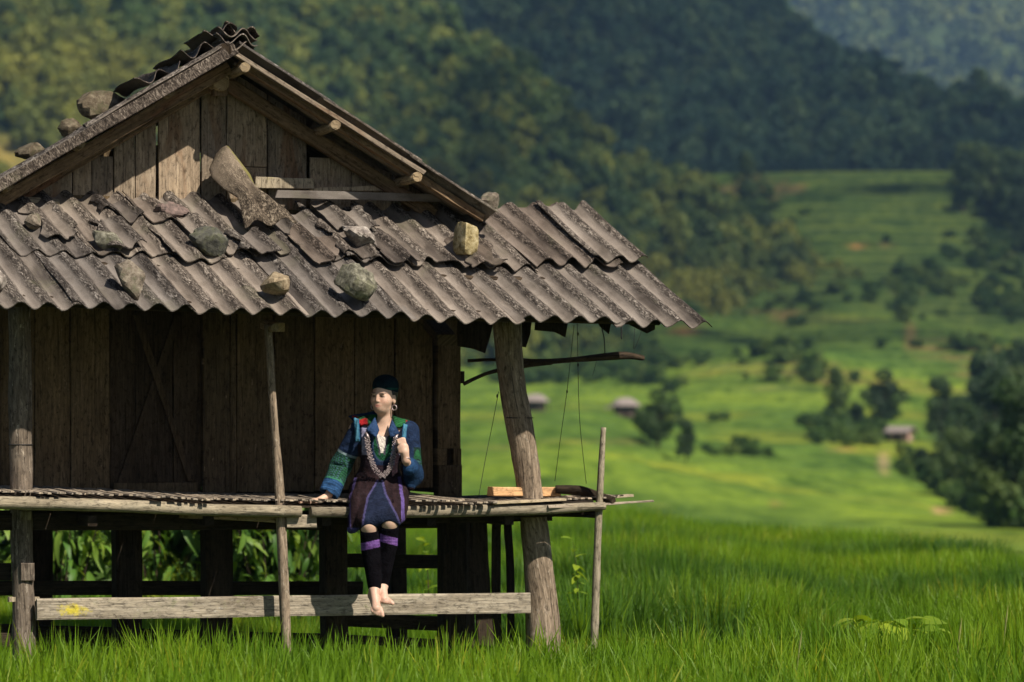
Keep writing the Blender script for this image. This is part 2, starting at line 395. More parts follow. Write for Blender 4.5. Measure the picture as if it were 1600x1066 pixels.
# ------------------------------------------------------------------ the land
SC = np.array([-4200, -600, 700, 900, 1100, 1300, 1500, 1700, 2600, 6000], float)
SD = np.array([200, 250, 300, 400, 500, 600, 700, 800, 900], float)
SY = np.array([
    [800, 800, 800, 795, 800, 805, 812, 820, 820, 820],
    [740, 740, 740, 735, 760, 775, 790, 800, 800, 800],
    [700, 700, 700, 690, 725, 745, 765, 780, 780, 780],
    [655, 655, 655, 645, 680, 695, 705, 715, 715, 715],
    [615, 615, 615, 615, 635, 640, 650, 655, 655, 655],
    [560, 560, 560, 565, 570, 565, 580, 580, 580, 580],
    [490, 490, 490, 490, 480, 465, 490, 500, 500, 500],
    [400, 400, 400, 400, 375, 360, 385, 400, 400, 400],
    [320, 320, 320, 310, 275, 263, 262, 300, 300, 300]], float)
SZ = ZC - (SY - YH) / F * SD[:, None]
FIELD = -0.42                                  # floor of the rice paddy

def terrace(z, step, sharp=0.8):
    k = np.floor(z / step)
    f = z / step - k
    g = np.clip((f - 0.5) / (1 - sharp) + 0.5, 0, 1)
    return (k + (1 - 0.75) * f + 0.75 * g) * step

def ground_z(px, D):
    """height of the valley floor and terraces, by bearing and distance"""
    px = np.atleast_1d(np.asarray(px, float)); D = np.atleast_1d(np.asarray(D, float))
    px, D = np.broadcast_arrays(px, D)
    out = np.empty(px.shape)
    edge = np.interp(px, [900, 1230, 1600], [47, 45, 38])
    zs = np.empty(px.shape)
    cols = np.array([np.interp(px.ravel(), SC, SZ[r]) for r in range(len(SD))])   # rows x n
    d = np.clip(D.ravel(), SD[0], SD[-1])
    i = np.clip(np.searchsorted(SD, d) - 1, 0, len(SD) - 2)
    t = (d - SD[i]) / (SD[i + 1] - SD[i])
    n = np.arange(d.size)
    zs = (cols[i, n] * (1 - t) + cols[i + 1, n] * t).reshape(px.shape)
    x = (px - 800) / F * D
    wob = 0.8 * np.sin(x * 0.045 + D * 0.012) + 0.5 * np.sin(x * 0.11 - D * 0.03 + 1.3) + 0.6 * np.sin(D * 0.021 + x * 0.02)
    amt = np.clip((D - 190) / 120, 0, 1)
    for bx_, bd_, bh_, wx_, wd_ in ((4.0, 232, 1.9, 13, 26), (-4, 300, 2.2, 20, 30), (22, 330, 1.6, 14, 30), (34, 420, 2.6, 16, 40), (46, 520, 5.0, 22, 45), (78, 600, 7.0, 26, 60), (30, 620, 4.0, 14, 50)):
        zs = zs + bh_ * np.exp(-((x - bx_) / wx_) ** 2 - ((D - bd_) / wd_) ** 2)
    zs = zs + wob * amt * np.clip((900 - D) / 150, 0, 1)
    stp = np.where(D < 520, 0.9, 2.2)
    gz = 12 * np.log1p(np.maximum(zs + 9, 0.05) / 12)
    zt = 12 * np.expm1(terrace(gz, 0.62) / 12) - 9
    zs = zs * (1 - 0.85 * amt) + zt * 0.85 * amt
    near = FIELD + 0.05 * np.sin(x * 1.3) * np.clip((D - 24) / 10, 0, 1) + np.interp(D, [0, 25, 27, 33, 34.5, 60], [0, 0, 0.02, 0.02, 0.05, 0.05])
    gully = np.interp(D, [45, 52, 60, 130, 200], [0.0, -1.6, -3.4, -4.6, 0.0])
    mid = np.where(D < 130, near * np.clip((60 - D) / 15, 0, 1) + gully, 0)
    t2 = np.clip((D - 130) / 70, 0, 1)
    mid = np.where(D >= 130, -4.6 * (1 - t2) + zs * t2, mid)
    s = np.clip((D - edge) / 5, 0, 1)
    out = np.where(D <= edge, near, near * (1 - s) + np.minimum(mid, near) * s)
    out = np.where(D > 130, mid, out)
    return out

def ground_hit(px, py, d0=185, d1=900):
    D = np.linspace(d0, d1, 1500)
    y = YH - (ground_z(np.full(D.shape, float(px)), D) - ZC) * F / D
    i = np.argmax(y <= py)
    return unproject(px, float(y[i]), float(D[i]))

def fbm(x, y, s, seed=0.0):
    return np.array([mnoise.fractal(Vector((a * s + seed, b * s - seed, seed * 0.37)), 1.0, 2.0, 4) for a, b in zip(x.ravel(), y.ravel())]).reshape(x.shape)

def sheet(name, X, Y, Z, colr, mat):
    r, c = X.shape
    idx = np.arange(r * c).reshape(r, c)
    faces = np.stack([idx[:-1, :-1].ravel(), idx[:-1, 1:].ravel(), idx[1:, 1:].ravel(), idx[1:, :-1].ravel()], 1)
    V = np.stack([X.ravel(), Y.ravel(), Z.ravel()], 1)
    me = make_mesh(name, V, faces, mat, colors=colr.reshape(-1, 3), smooth=True)
    return link(name, me)

pxs = np.concatenate([np.linspace(-4200, -600, 24), np.linspace(-560, 2400, 210), np.linspace(2480, 6000, 22)])
Ds = np.concatenate([np.linspace(1.5, 22, 12), np.linspace(23, 60, 60), np.linspace(62, 190, 20), np.linspace(191.5, 905, 420), np.array([930, 980, 1050, 1150, 1400])])
PX, DD = np.meshgrid(pxs, Ds)
GX = (PX - 800) / F * DD
GZ = ground_z(PX, DD)
flat = ground_z(PX, np.minimum(DD, 900))
GZ = np.where(DD > 905, flat + (DD - 905) * 0.0, GZ)
# land cover colours: paddy, rice terraces, meadow, bare earth, woodland floor
n_a = fbm(GX, DD, 0.011, 3.0)
n_b = fbm(GX, DD * 0.6, 0.035, 9.0)
C = np.zeros(GX.shape + (3,))
rice_c = np.array([0.125, 0.195, 0.026]); lush = np.array([0.078, 0.138, 0.024]); yell = np.array([0.19, 0.225, 0.028]); earth = np.array([0.20, 0.115, 0.055])
meadow = np.array([0.105, 0.142, 0.030]); wood_floor = np.array([0.03, 0.05, 0.018]); mud = np.array([0.055, 0.06, 0.022])
def lerp(a, b, t): return a * (1 - t[..., None]) + b * t[..., None]
C[:] = rice_c
C = lerp(C, lush, np.clip(n_a * 3.0 + 0.45, 0, 1))
C = lerp(C, yell, 0.7 * np.clip(n_b * 3.0 - 0.15, 0, 1) * (DD < 520))
up = np.clip((DD - 560) / 120, 0, 1)
C = lerp(C, lerp(np.broadcast_to(meadow, C.shape), lush * 0.8, np.clip(n_b * 2 + 0.4, 0, 1)), up)
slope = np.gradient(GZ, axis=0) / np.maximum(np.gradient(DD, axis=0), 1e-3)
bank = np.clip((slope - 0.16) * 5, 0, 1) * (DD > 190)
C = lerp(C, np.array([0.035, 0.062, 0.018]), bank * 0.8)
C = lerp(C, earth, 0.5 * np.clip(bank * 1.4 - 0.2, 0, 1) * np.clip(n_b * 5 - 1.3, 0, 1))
PYs = YH - (GZ - ZC) * F / DD
for (ex, ey, rx, ry, amt, cc) in [(1213, 787, 14, 9, 1.0, earth), (1335, 815, 26, 5, 0.9, earth * 0.7), (1380, 728, 10, 17, 1.0, np.array([0.42, 0.29, 0.17])), (1470, 800, 12, 8, 0.9, np.array([0.36, 0.24, 0.14])), (1475, 850, 30, 5, .7, earth),
                                  (1070, 518, 24, 6, 1.0, np.array([0.30, 0.12, 0.05])), (1340, 385, 14, 4, 0.8, np.array([0.28, 0.13, 0.06])), (1310, 703, 30, 2.5, 0.7, earth * 1.2), (1420, 525, 8, 22, 0.7, earth), (1230, 495, 22, 8, 0.6, earth),
                                  (900, 690, 80, 3, 0.35, earth * 0.9), (800, 700, 60, 3, 0.35, earth * 0.9), (1130, 575, 45, 2, 0.2, np.array([0.24, 0.20, 0.09])), (1300, 500, 90, 4, 0.3, earth * 0.7), (1200, 605, 50, 2, .35, np.array([0.26, 0.22, 0.09])),
                                  (985, 690, 50, 5, .5, earth), (1030, 790, 30, 4, .5, earth)]:
    g = np.clip(np.exp(-(((PX - ex) / rx) ** 2 + ((PYs - ey) / ry) ** 2)) * (1.4 + n_b * 1.5) - 0.2, 0, 1) * (DD > 190)
    C = lerp(C, cc, g * amt)
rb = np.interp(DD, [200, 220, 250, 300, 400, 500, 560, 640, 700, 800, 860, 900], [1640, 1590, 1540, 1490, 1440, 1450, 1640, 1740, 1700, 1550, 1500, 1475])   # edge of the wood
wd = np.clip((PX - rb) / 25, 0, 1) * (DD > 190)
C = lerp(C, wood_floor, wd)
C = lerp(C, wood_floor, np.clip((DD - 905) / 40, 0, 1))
C = np.where((DD < 60)[..., None], mud * 0.6 + lush * 0.4, C)
ground = sheet('ground', GX, DD, GZ, C, M['ground'])
tag(ground, 'valley floor of rice paddies and green terraces behind the hut', 'ground', kind='structure')

def ridge(name, cols, top_y, d_bot, d_top, y_bot, bump, seed, label, base_c):
    """a wooded hillside: bottom edge, crest line by bearing, then the far side falling away"""
    p = np.linspace(cols[0], cols[-1], 120)
    ty = np.interp(p, cols, top_y)
    db = np.interp(p, cols, d_bot); dt = np.interp(p, cols, d_top)
    t = np.concatenate([np.linspace(0, 1, 46), np.array([1.06, 1.15, 1.3, 1.6])])
    T, P = np.meshgrid(t, p, indexing='ij')
    tt = np.minimum(T, 1)
    D = db + (dt - db) * np.power(T, 1.1)
    Yp = y_bot + (ty - y_bot) * tt
    Dc = db + (dt - db) * tt
    Z = ZC - (Yp - YH) / F * Dc
    Z = np.where(T > 1, Z - (D - dt) * 0.5, Z)
    X = (P - 800) / F * D
    Z = Z + bump * fbm(X, D, 1.0 / (bump * 9), seed) * np.clip(1.3 - np.abs(T - 0.5) * 1.4, 0.2, 1)
    Cc = np.array(np.broadcast_to(np.array(base_c), X.shape + (3,)))
    if name == 'wooded_hill':                    # a clearing of dry earth
        PP = 800 + F * X / D; QQ = YH - (Z - ZC) * F / D
        Cc[(PP < 45) & (PP > -140) & (np.abs(QQ - 255 - 0.45 * PP) < 45)] = (0.16, 0.135, 0.045)
    o = sheet(name, X, D, Z, Cc, M['ground'])
    tag(o, label, 'hill', kind='structure')
    return X, D, Z

hillL = ridge('wooded_hill', [-2400, -600, 0, 560, 780, 950, 1100, 1180, 1250, 1330], [-1100, -700, -420, -20, 120, 285, 330, 385, 425, 480],
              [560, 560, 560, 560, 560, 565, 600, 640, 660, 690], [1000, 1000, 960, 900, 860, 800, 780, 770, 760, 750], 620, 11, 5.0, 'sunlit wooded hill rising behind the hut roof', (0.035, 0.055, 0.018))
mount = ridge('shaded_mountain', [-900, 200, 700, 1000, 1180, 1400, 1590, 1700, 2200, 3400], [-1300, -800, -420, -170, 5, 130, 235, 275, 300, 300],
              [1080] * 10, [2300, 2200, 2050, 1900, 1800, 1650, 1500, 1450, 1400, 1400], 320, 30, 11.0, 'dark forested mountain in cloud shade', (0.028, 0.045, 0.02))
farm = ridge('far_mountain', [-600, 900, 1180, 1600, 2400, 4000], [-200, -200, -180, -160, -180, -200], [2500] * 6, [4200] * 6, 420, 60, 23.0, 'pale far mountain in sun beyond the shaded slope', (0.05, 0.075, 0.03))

# ------------------------------------------------------------------ trees
def crown_mesh(name, rx, rz, n, leaf, mat, seed, lobes=9, trunk=None, z0=0.35, flat=0.0):
    """many small leaf clusters spread through uneven lobes"""
    r = np.random.default_rng(seed)
    cen = []
    for i in range(lobes):
        a = r.uniform(0, 6.28); q = r.uniform(0.15, 0.75); h = r.uniform(0, 1)
        w = (1 - abs(h - 0.42) ** 1.5 * 1.2)
        cen.append((math.cos(a) * q * rx * w, math.sin(a) * q * rx * w, (z0 + h * (1 - z0)) * rz, r.uniform(0.30, 0.52) * rx * (0.6 + 0.5 * w)))
    cen = np.array(cen)
    k = r.integers(0, lobes, n)
    dirs = r.normal(size=(n, 3)); dirs /= np.linalg.norm(dirs, axis=1)[:, None]
    rad = cen[k, 3] * np.power(r.uniform(0.25, 1.0, n), 0.4)
    p = cen[k, :3] + dirs * rad[:, None] * np.array([1, 1, 0.8])
    nrm = dirs + r.normal(size=(n, 3)) * 0.55 + np.array([0, 0, 0.35])
    nrm /= np.linalg.norm(nrm, axis=1)[:, None]
    a1 = np.cross(nrm, r.normal(size=(n, 3))); a1 /= np.linalg.norm(a1, axis=1)[:, None]
    a2 = np.cross(nrm, a1)
    s = leaf * r.uniform(0.6, 1.35, n)[:, None]
    q = [p - a1 * s, p + a2 * s * 0.62 + nrm * s * 0.15, p + a1 * s, p - a2 * s * 0.62 + nrm * s * 0.15]
    V = np.stack(q, 1).reshape(-1, 3)
    Fc = np.arange(4 * n).reshape(n, 4)
    return make_mesh(name, V, Fc, mat)

def trunk_mesh(name, h, r0, mat, seed, limbs=5, spread=0.4):
    rr = random.Random(seed)
    V, Fc = [], []
    def tube(pts, rads, sides=7):
        b = len(V)
        for i, (p, r) in enumerate(zip(pts, rads)):
            for s in range(sides):
                a = 6.2832 * s / sides
                V.append((p[0] + r * math.cos(a), p[1] + r * math.sin(a), p[2]))
        for i in range(len(pts) - 1):
            for s in range(sides):
                s2 = (s + 1) % sides
                Fc.append((b + i * sides + s, b + i * sides + s2, b + (i + 1) * sides + s2, b + (i + 1) * sides + s))
    bx, by = rr.uniform(-.1, .1) * h, rr.uniform(-.1, .1) * h
    main = [(bx * t * t, by * t * t, h * t - 0.4) for t in (0, .2, .45, .7, 1)]
    tube(main, [r0, r0 * .8, r0 * .6, r0 * .4, r0 * .12])
    for i in range(limbs):
        t = rr.uniform(.3, .75); a = rr.uniform(0, 6.28); L = h * rr.uniform(.25, .45)
        p0 = Vector((bx * t * t, by * t * t, h * t - 0.4)); d = Vector((math.cos(a) * spread * 1.6, math.sin(a) * spread * 1.6, 0.9)).normalized()
        tube([p0, p0 + d * L * .5, p0 + d * L + Vector((0, 0, L * .15))], [r0 * .4, r0 * .26, r0 * .07], 5)
    return make_mesh(name, V, Fc, mat, uv=[(v[2], v[0]) for v in V], smooth=True)

def proto_collection(name, meshes):
    c = bpy.data.collections.new(name)
    for i, me in enumerate(meshes):
        c.objects.link(bpy.data.objects.new('%s_%02d' % (name, i), me))
    return c

def scatter(name, P, rotz, scl, idx, coll, tilt=None):
    """points with attributes -> geometry nodes instances"""
    me = bpy.data.meshes.new(name)
    me.from_pydata(np.asarray(P).tolist(), [], [])
    n = len(P)
    rot = np.zeros((n, 3), np.float32); rot[:, 2] = rotz
    if tilt is not None: rot[:, 0] = tilt[:, 0]; rot[:, 1] = tilt[:, 1]
    a = me.attributes.new('rot', 'FLOAT_VECTOR', 'POINT'); a.data.foreach_set('vector', rot.ravel())
    s3 = np.asarray(scl, np.float32)
    if s3.ndim == 1: s3 = np.repeat(s3[:, None], 3, 1)
    a = me.attributes.new('scl', 'FLOAT_VECTOR', 'POINT'); a.data.foreach_set('vector', s3.astype(np.float32).ravel())
    a = me.attributes.new('pick', 'INT', 'POINT'); a.data.foreach_set('value', np.asarray(idx, np.int32))
    o = link(name, me)
    ng = bpy.data.node_groups.new(name + '_nodes', 'GeometryNodeTree')
    ng.interface.new_socket('Geometry', in_out='INPUT', socket_type='NodeSocketGeometry')
    ng.interface.new_socket('Geometry', in_out='OUTPUT', socket_type='NodeSocketGeometry')
    gi = ng.nodes.new('NodeGroupInput'); go = ng.nodes.new('NodeGroupOutput')
    ci = ng.nodes.new('GeometryNodeCollectionInfo')
    ci.inputs['Collection'].default_value = coll
    ci.inputs['Separate Children'].default_value = True
    ci.inputs['Reset Children'].default_value = True
    ip = ng.nodes.new('GeometryNodeInstanceOnPoints')
    ip.inputs['Pick Instance'].default_value = True
    def attr(nm, t):
        q = ng.nodes.new('GeometryNodeInputNamedAttribute'); q.data_type = t
        q.inputs['Name'].default_value = nm
        return q.outputs['Attribute']
    L = ng.links.new
    L(gi.outputs[0], ip.inputs['Points']); L(ci.outputs[0], ip.inputs['Instance'])
    L(attr('pick', 'INT'), ip.inputs['Instance Index'])
    L(attr('rot', 'FLOAT_VECTOR'), ip.inputs['Rotation'])
    L(attr('scl', 'FLOAT_VECTOR'), ip.inputs['Scale'])
    L(ip.outputs[0], go.inputs[0])
    md = o.modifiers.new('scatter', 'NODES'); md.node_group = ng
    return o

def sample_sheet(X, Y, Z, n, seed, rows=None):
    """area-weighted random points on a grid surface"""
    r = np.random.default_rng(seed)
    P = np.stack([X, Y, Z], -1)
    if rows: P = P[rows[0]:rows[1]]
    a = np.linalg.norm(np.cross(P[1:, :-1] - P[:-1, :-1], P[:-1, 1:] - P[:-1, :-1]), axis=-1)
    w = a.ravel() / a.sum()
    k = r.choice(w.size, n, p=w)
    i, j = np.unravel_index(k, a.shape)
    u, v = r.uniform(size=(2, n))
    u, v = u[:, None], v[:, None]
    return P[i, j] * (1 - u) * (1 - v) + P[i + 1, j] * u * (1 - v) + P[i, j + 1] * (1 - u) * v + P[i + 1, j + 1] * u * v

def px_of(P): return 800 + F * P[:, 0] / P[:, 1]

def forest(name, P, coll, k, smin, smax, label, seed):
    r = np.random.default_rng(seed)
    n = len(P)
    s = r.uniform(smin, smax, n) * np.where(r.uniform(size=n) < 0.15, 1.35, 1.0)
    S = np.stack([s, s, s * r.uniform(0.85, 1.35, n)], 1)
    o = scatter(name, P - np.array([0, 0, 0.4]), r.uniform(0, 6.28, n), S, r.integers(0, k, n), coll)
    tag(o, label, 'forest', kind='stuff')
    return o

protoL = proto_collection('wood_crown', [crown_mesh('crown%d' % i, 3.1, 6.2, 620, 0.42, M['forest_lit'], 100 + i, 9 + i) for i in range(5)])
protoM = proto_collection('mount_crown', [crown_mesh('crownm%d' % i, 3.3, 6.6, 420, 0.55, M['forest_mount'], 200 + i, 9) for i in range(4)])
protoF = proto_collection('far_crown', [crown_mesh('crownf%d' % i, 3.3, 6.6, 300, 0.7, M['forest_far'], 300 + i, 8) for i in range(3)])

PL = sample_sheet(*hillL, 34000, 1)
q = px_of(PL); qy = YH - (PL[:, 2] - ZC) * F / PL[:, 1]
PL = PL[(q > -700) & (q < 1500) & ~((q < 38) & (q > -120) & (np.abs(qy - 262 - 0.45 * q) < 42))]
forest('hillside_forest', PL, protoL, 5, 0.5, 1.2, 'sunlit yellow-green forest covering the hill behind the roof', 1)
PM = sample_sheet(*mount, 24000, 2)
q = px_of(PM); PM = PM[(q > 200) & (q < 2100)]
forest('mountain_forest', PM, protoM, 4, 1.1, 1.9, 'dark blue-green forest on the shaded mountain', 2)
PF = sample_sheet(*farm, 15000, 3)
q = px_of(PF); PF = PF[(q > 900) & (q < 2100)]
forest('far_forest', PF, protoF, 3, 2.4, 4.2, 'pale hazy forest on the sunlit far mountain', 3)

# wood on the right of the valley: the countable front trees below are things, the rest is one mass
r = np.random.default_rng(17)
pp = r.uniform(1400, 2300, 7000); dd = np.sqrt(r.uniform(300 ** 2, 930 ** 2, 7000))
edge = np.interp(dd, [200, 220, 250, 300, 400, 500, 560, 640, 700, 800, 860, 900], [1700, 1680, 1660, 1620, 1540, 1530, 1680, 1780, 1740, 1590, 1530, 1495])
keep = pp > edge
pp, dd = pp[keep], dd[keep]
zz = ground_z(pp, np.minimum(dd, 900))
PR = np.stack([(pp - 800) / F * dd, dd, zz], 1)
protoT = proto_collection('valley_crown', [crown_mesh('crownt%d' % i, 3.0, 7.0, 1100, 0.32, M['tree_leaf'], 400 + i, 11) for i in range(4)])
forest('valley_wood', PR, protoT, 4, 0.5, 0.95, 'dense dark wood on the valley side at the picture edge', 4)

# scrub along the terrace banks
r = np.random.default_rng(23)
protoB = proto_collection('scrub_bush', [crown_mesh('scrub%d' % i, 1.0, 1.5, 260, 0.16, M['bush_leaf'], 500 + i, 7, z0=0.1) for i in range(4)])
pts = []
for (cx, cy, sx, sy, n) in [(1130, 395, 60, 45, 60), (1080, 440, 70, 40, 70), (1010, 480, 70, 30, 50), (1180, 350, 40, 40, 40), (960, 585, 60, 14, 60), (1000, 560, 30, 10, 30), (1060, 565, 60, 5, 10), (1240, 595, 60, 5, 10),
                            (1320, 660, 60, 8, 30), (1300, 685, 40, 8, 20), (1350, 690, 30, 8, 16), (1160, 712, 60, 5, 16), (900, 575, 60, 10, 40),
                            (1570, 480, 40, 40, 30), (1500, 545, 60, 8, 14), (1550, 400, 40, 40, 60), (1400, 460, 60, 40, 18), (1260, 470, 80, 50, 18), (1050, 640, 40, 30, 14), (820, 590, 60, 12, 40), (1230, 560, 100, 14, 24), (1440, 440, 50, 40, 22)]:
    for _ in range(n):
        x = cx + r.normal() * sx * .6; y = cy + r.normal() * sy * .6
        if 262 < y < 805:
            h = ground_hit(x, y)
            pts.append((h.x, h.y, h.z))
pts = np.array(pts)
bs = (r.uniform(0.35, 1.0, len(pts)) ** 1.4 * 2.0) * np.clip(pts[:, 1] / 480, 0.6, 1.5)
bs = np.stack([bs * r.uniform(1.0, 1.7, len(pts)), bs, bs * r.uniform(.6, 1.0, len(pts))], 1)
o = scatter('scrub', pts, r.uniform(0, 6.28, len(pts)), bs, r.integers(0, 4, len(pts)), protoB)
tag(o, 'low green scrub along the terrace banks', 'scrub', kind='stuff')

TREE_CROWNS = [crown_mesh('tree_crown%d' % i, 2.6, 6.6, 2600, 0.20, M['tree_leaf'], 600 + i, 14, z0=0.22) for i in range(4)]
TREE_TRUNKS = [trunk_mesh('tree_trunk%d' % i, 5.6, 0.22, M['bark'], 650 + i, 6) for i in range(3)]
def tree(px, base, top, label, k, wide=1.0, group=None, D=None, name='broadleaf_tree'):
    p = ground_hit(px, base) if D is None else Vector(((px - 800) / F * D, D, float(ground_z(px, D)[0])))
    h = (base - top) / F * p.y
    s = h / 7.0
    t = empty(name, p, k * 1.7)
    t.scale = (s * wide, s * wide, s)
    link('trunk', TREE_TRUNKS[k % 3], t)
    link('crown', TREE_CROWNS[k % 4], t)
    tag(t, label, 'tree', group)
    return t
tree(1305, 662, 572, 'slim dark tree above the terrace beside the round-crowned tree', 0, 0.75)
tree(1380, 668, 580, 'round-crowned dark tree standing above the small plank hut', 1, 1.15)
tree(1470, 690, 588, 'tall dark tree just behind the small plank hut', 2, 0.85)
tree(1338, 668, 628, 'low bushy tree between the slim and the round-crowned trees', 3, 1.2)
tree(1028, 700, 612, 'bushy tree downhill of the thatched field hut', 1, 1.15)
tree(1072, 722, 655, 'small tree at the lower end of the clump below the thatched hut', 2, 0.9)
tree(1003, 690, 640, 'short rounded tree close beside the thatched field hut', 3, 1.2)
tree(1165, 345, 235, 'tall dark tree at the wooded side of the hilltop meadow', 0, 0.7)
tree(1197, 420, 330, 'dark tree at the foot of the wood beside the meadow', 3, 0.9)
tree(1235, 435, 385, 'small bush-like tree at the lowest tip of the hill wood', 1, 1.1)
for i, (px, b, tp, w, lab) in enumerate([
        (1440, 745, 700, 1.2, 'lowest bush-like tree of the dark clump, at its tip beside the field path'), (1470, 762, 690, 1.2, 'rounded tree of the dark clump just right of the field path tip'),
        (1500, 785, 668, 1.0, 'tall front tree in the middle of the dark clump'), (1526, 803, 722, 1.2, 'short front tree of the dark clump beside the tall middle one'),
        (1545, 815, 660, 0.9, 'tall front tree of the dark clump near the foot of the field'), (1566, 830, 690, 1.1, 'short tree lowest down the slope in the dark clump'),
        (1598, 838, 600, 0.9, 'tallest tree of the dark clump, cut by the picture edge'), (1508, 742, 622, 0.8, 'narrow tree standing behind the tall middle tree of the dark clump'),
        (1558, 762, 575, 0.7, 'slender tall tree rising from the back of the dark clump'), (1588, 790, 640, 0.9, 'broad tree behind the tallest one of the dark clump')]):
    tree(px, b, tp, lab, i, w, 'trees of the dark clump')
for i, (px, b, tp, w, lab) in enumerate([(1505, 330, 255, 1.3, 'dark tree where the hilltop meadow meets the wood'), (1545, 330, 245, 1.2, 'second dark tree out from the hilltop meadow end'), (1585, 345, 262, 1.3, 'dark hilltop tree cut by the picture edge')]):
    tree(px, b, tp, lab, i, w, 'trees beside the hilltop meadow')

# light green bushes along the foot of the clump
r = np.random.default_rng(41)
pts = []
for k in range(70):
    t = r.uniform()
    x = np.interp(t, [0, .3, .6, 1], [1400, 1450, 1520, 1600]) + r.normal() * 9; y = np.interp(t, [0, .3, .6, 1], [715, 752, 800, 838]) + r.normal() * 5
    h = ground_hit(x, y); pts.append((h.x, h.y, h.z))
pts = np.array(pts)
o = scatter('bushes', pts, r.uniform(0, 6.28, len(pts)), r.uniform(.5, 1.5, len(pts)), r.integers(0, 4, len(pts)), protoB)
tag(o, 'lighter green bushes along the foot of the dark tree clump', 'bushes', kind='stuff')

# ------------------------------------------------------------------ cloud whose shade lies on the mountain
def cloud(cx, cy, cz, sx, sy, sz, seed, label, mat):
    r = random.Random(seed)
    V, Fc = [], []
    nu, nv = 48, 20
    for j in range(nv + 1):
        ph = math.pi * j / nv
        for i in range(nu):
            th = 2 * math.pi * i / nu
            d = Vector((math.sin(ph) * math.cos(th), math.sin(ph) * math.sin(th), math.cos(ph)))
            k = 1 + 0.35 * mnoise.fractal(d * 2.2 + Vector((seed, 0, 0)), 1.0, 2.0, 4)
            z = d.z * sz * k
            if z < 0: z *= 0.25
            V.append((d.x * sx * k, d.y * sy * k, z))
    for j in range(nv):
        for i in range(nu):
            i2 = (i + 1) % nu
            Fc.append((j * nu + i, (j + 1) * nu + i, (j + 1) * nu + i2, j * nu + i2))
    me = make_mesh('cloud', V, Fc, M[mat], smooth=True)
    o = link('cloud', me); o.location = (cx, cy, cz)
    tag(o, label, 'cloud')
    return o
def cloud_mat(name, clear):
    m, nt, out = new_mat(name)
    tc = nd(nt, 'ShaderNodeTexCoord')
    c = ramp(nt, noise_n(nt, tc.outputs['Object'], 0.01, 4, 0.6), [(0.3, (0.72, 0.73, 0.75)), (0.7, (0.82, 0.82, 0.83))])
    d = nd(nt, 'ShaderNodeBsdfDiffuse', {0: c}); t = nd(nt, 'ShaderNodeBsdfTranslucent', {0: c}); tr = nd(nt, 'ShaderNodeBsdfTransparent')
    a = nd(nt, 'ShaderNodeMixShader', {0: 0.5, 1: d.outputs[0], 2: t.outputs[0]})
    b = nd(nt, 'ShaderNodeMixShader', {0: clear, 1: a.outputs[0], 2: tr.outputs[0]})
    nt.links.new(b.outputs[0], out.inputs['Surface'])
    return m
M['cloud'] = cloud_mat('cloud', 0.52)
M['thin_cloud'] = cloud_mat('thin_cloud', 0.82)
def shade(px, py, D, sx, sy, seed, label, mat, H=900.0):
    p = unproject(px, py, D)
    t = (H - p.z) / (-SUN.z)
    c = p - SUN * t
    cloud(c.x, c.y, H, sx, sy, 70, seed, label, mat)
shade(1090, 160, 1380, 225, 380, 3, 'large white cloud drifting over the dark mountain', 'cloud')
shade(1350, 410, 740, 110, 175, 8, 'thin smaller white cloud drifting over the hilltop meadow', 'thin_cloud', 860.0)

# ------------------------------------------------------------------ haze in the valley air
m, nt, out = new_mat('haze')
pv = nt.nodes.new('ShaderNodeVolumePrincipled')
pv.inputs['Color'].default_value = (0.36, 0.62, 1.0, 1)
pv.inputs['Density'].default_value = 0.00009
pv.inputs['Anisotropy'].default_value = 0.0
nt.links.new(pv.outputs[0], out.inputs['Volume'])
x0, x1, y0, y1, z0, z1 = -3400, 4400, -60, 6300, -12, 790
V = [(x0, y0, z0), (x1, y0, z0), (x1, y1, z0), (x0, y1, z0), (x0, y0, z1), (x1, y0, z1), (x1, y1, z1), (x0, y1, z1)]
hz = link('haze', make_mesh('haze', V, [(0, 3, 2, 1), (4, 5, 6, 7), (0, 1, 5, 4), (1, 2, 6, 5), (2, 3, 7, 6), (3, 0, 4, 7)], m))
tag(hz, 'thin blue haze filling the valley air', 'haze', kind='stuff')
# ------------------------------------------------------------------ hut frame of reference
TH = math.radians(20)
UX, UY = math.cos(TH), math.sin(TH)             # along the front wall
NX, NY = math.sin(TH), -math.cos(TH)            # out of the front wall
OX, OY = (435 - 800) / F * 22 - 0.8 * NX, 22 - 0.8 * NY
def HL(px, py, n):
    """hut-local point (u, -n, z) that stands in the plane n in front of the wall at photo pixel px,py"""
    k = (px - 800) / F
    u = (OX + n * NX - k * (OY + n * NY)) / (k * UY - UX)
    y = OY + u * UY + n * NY
    return Vector((u, -n, ZC - (py - YH) / F * y))
def to_world(v):
    n = -v[1]
    return Vector((OX + v[0] * UX + n * NX, OY + v[0] * UY + n * NY, v[2]))
def hut_un(x, y):
    dx, dy = x - OX, y - OY
    return dx * UX + dy * UY, dx * NX + dy * NY

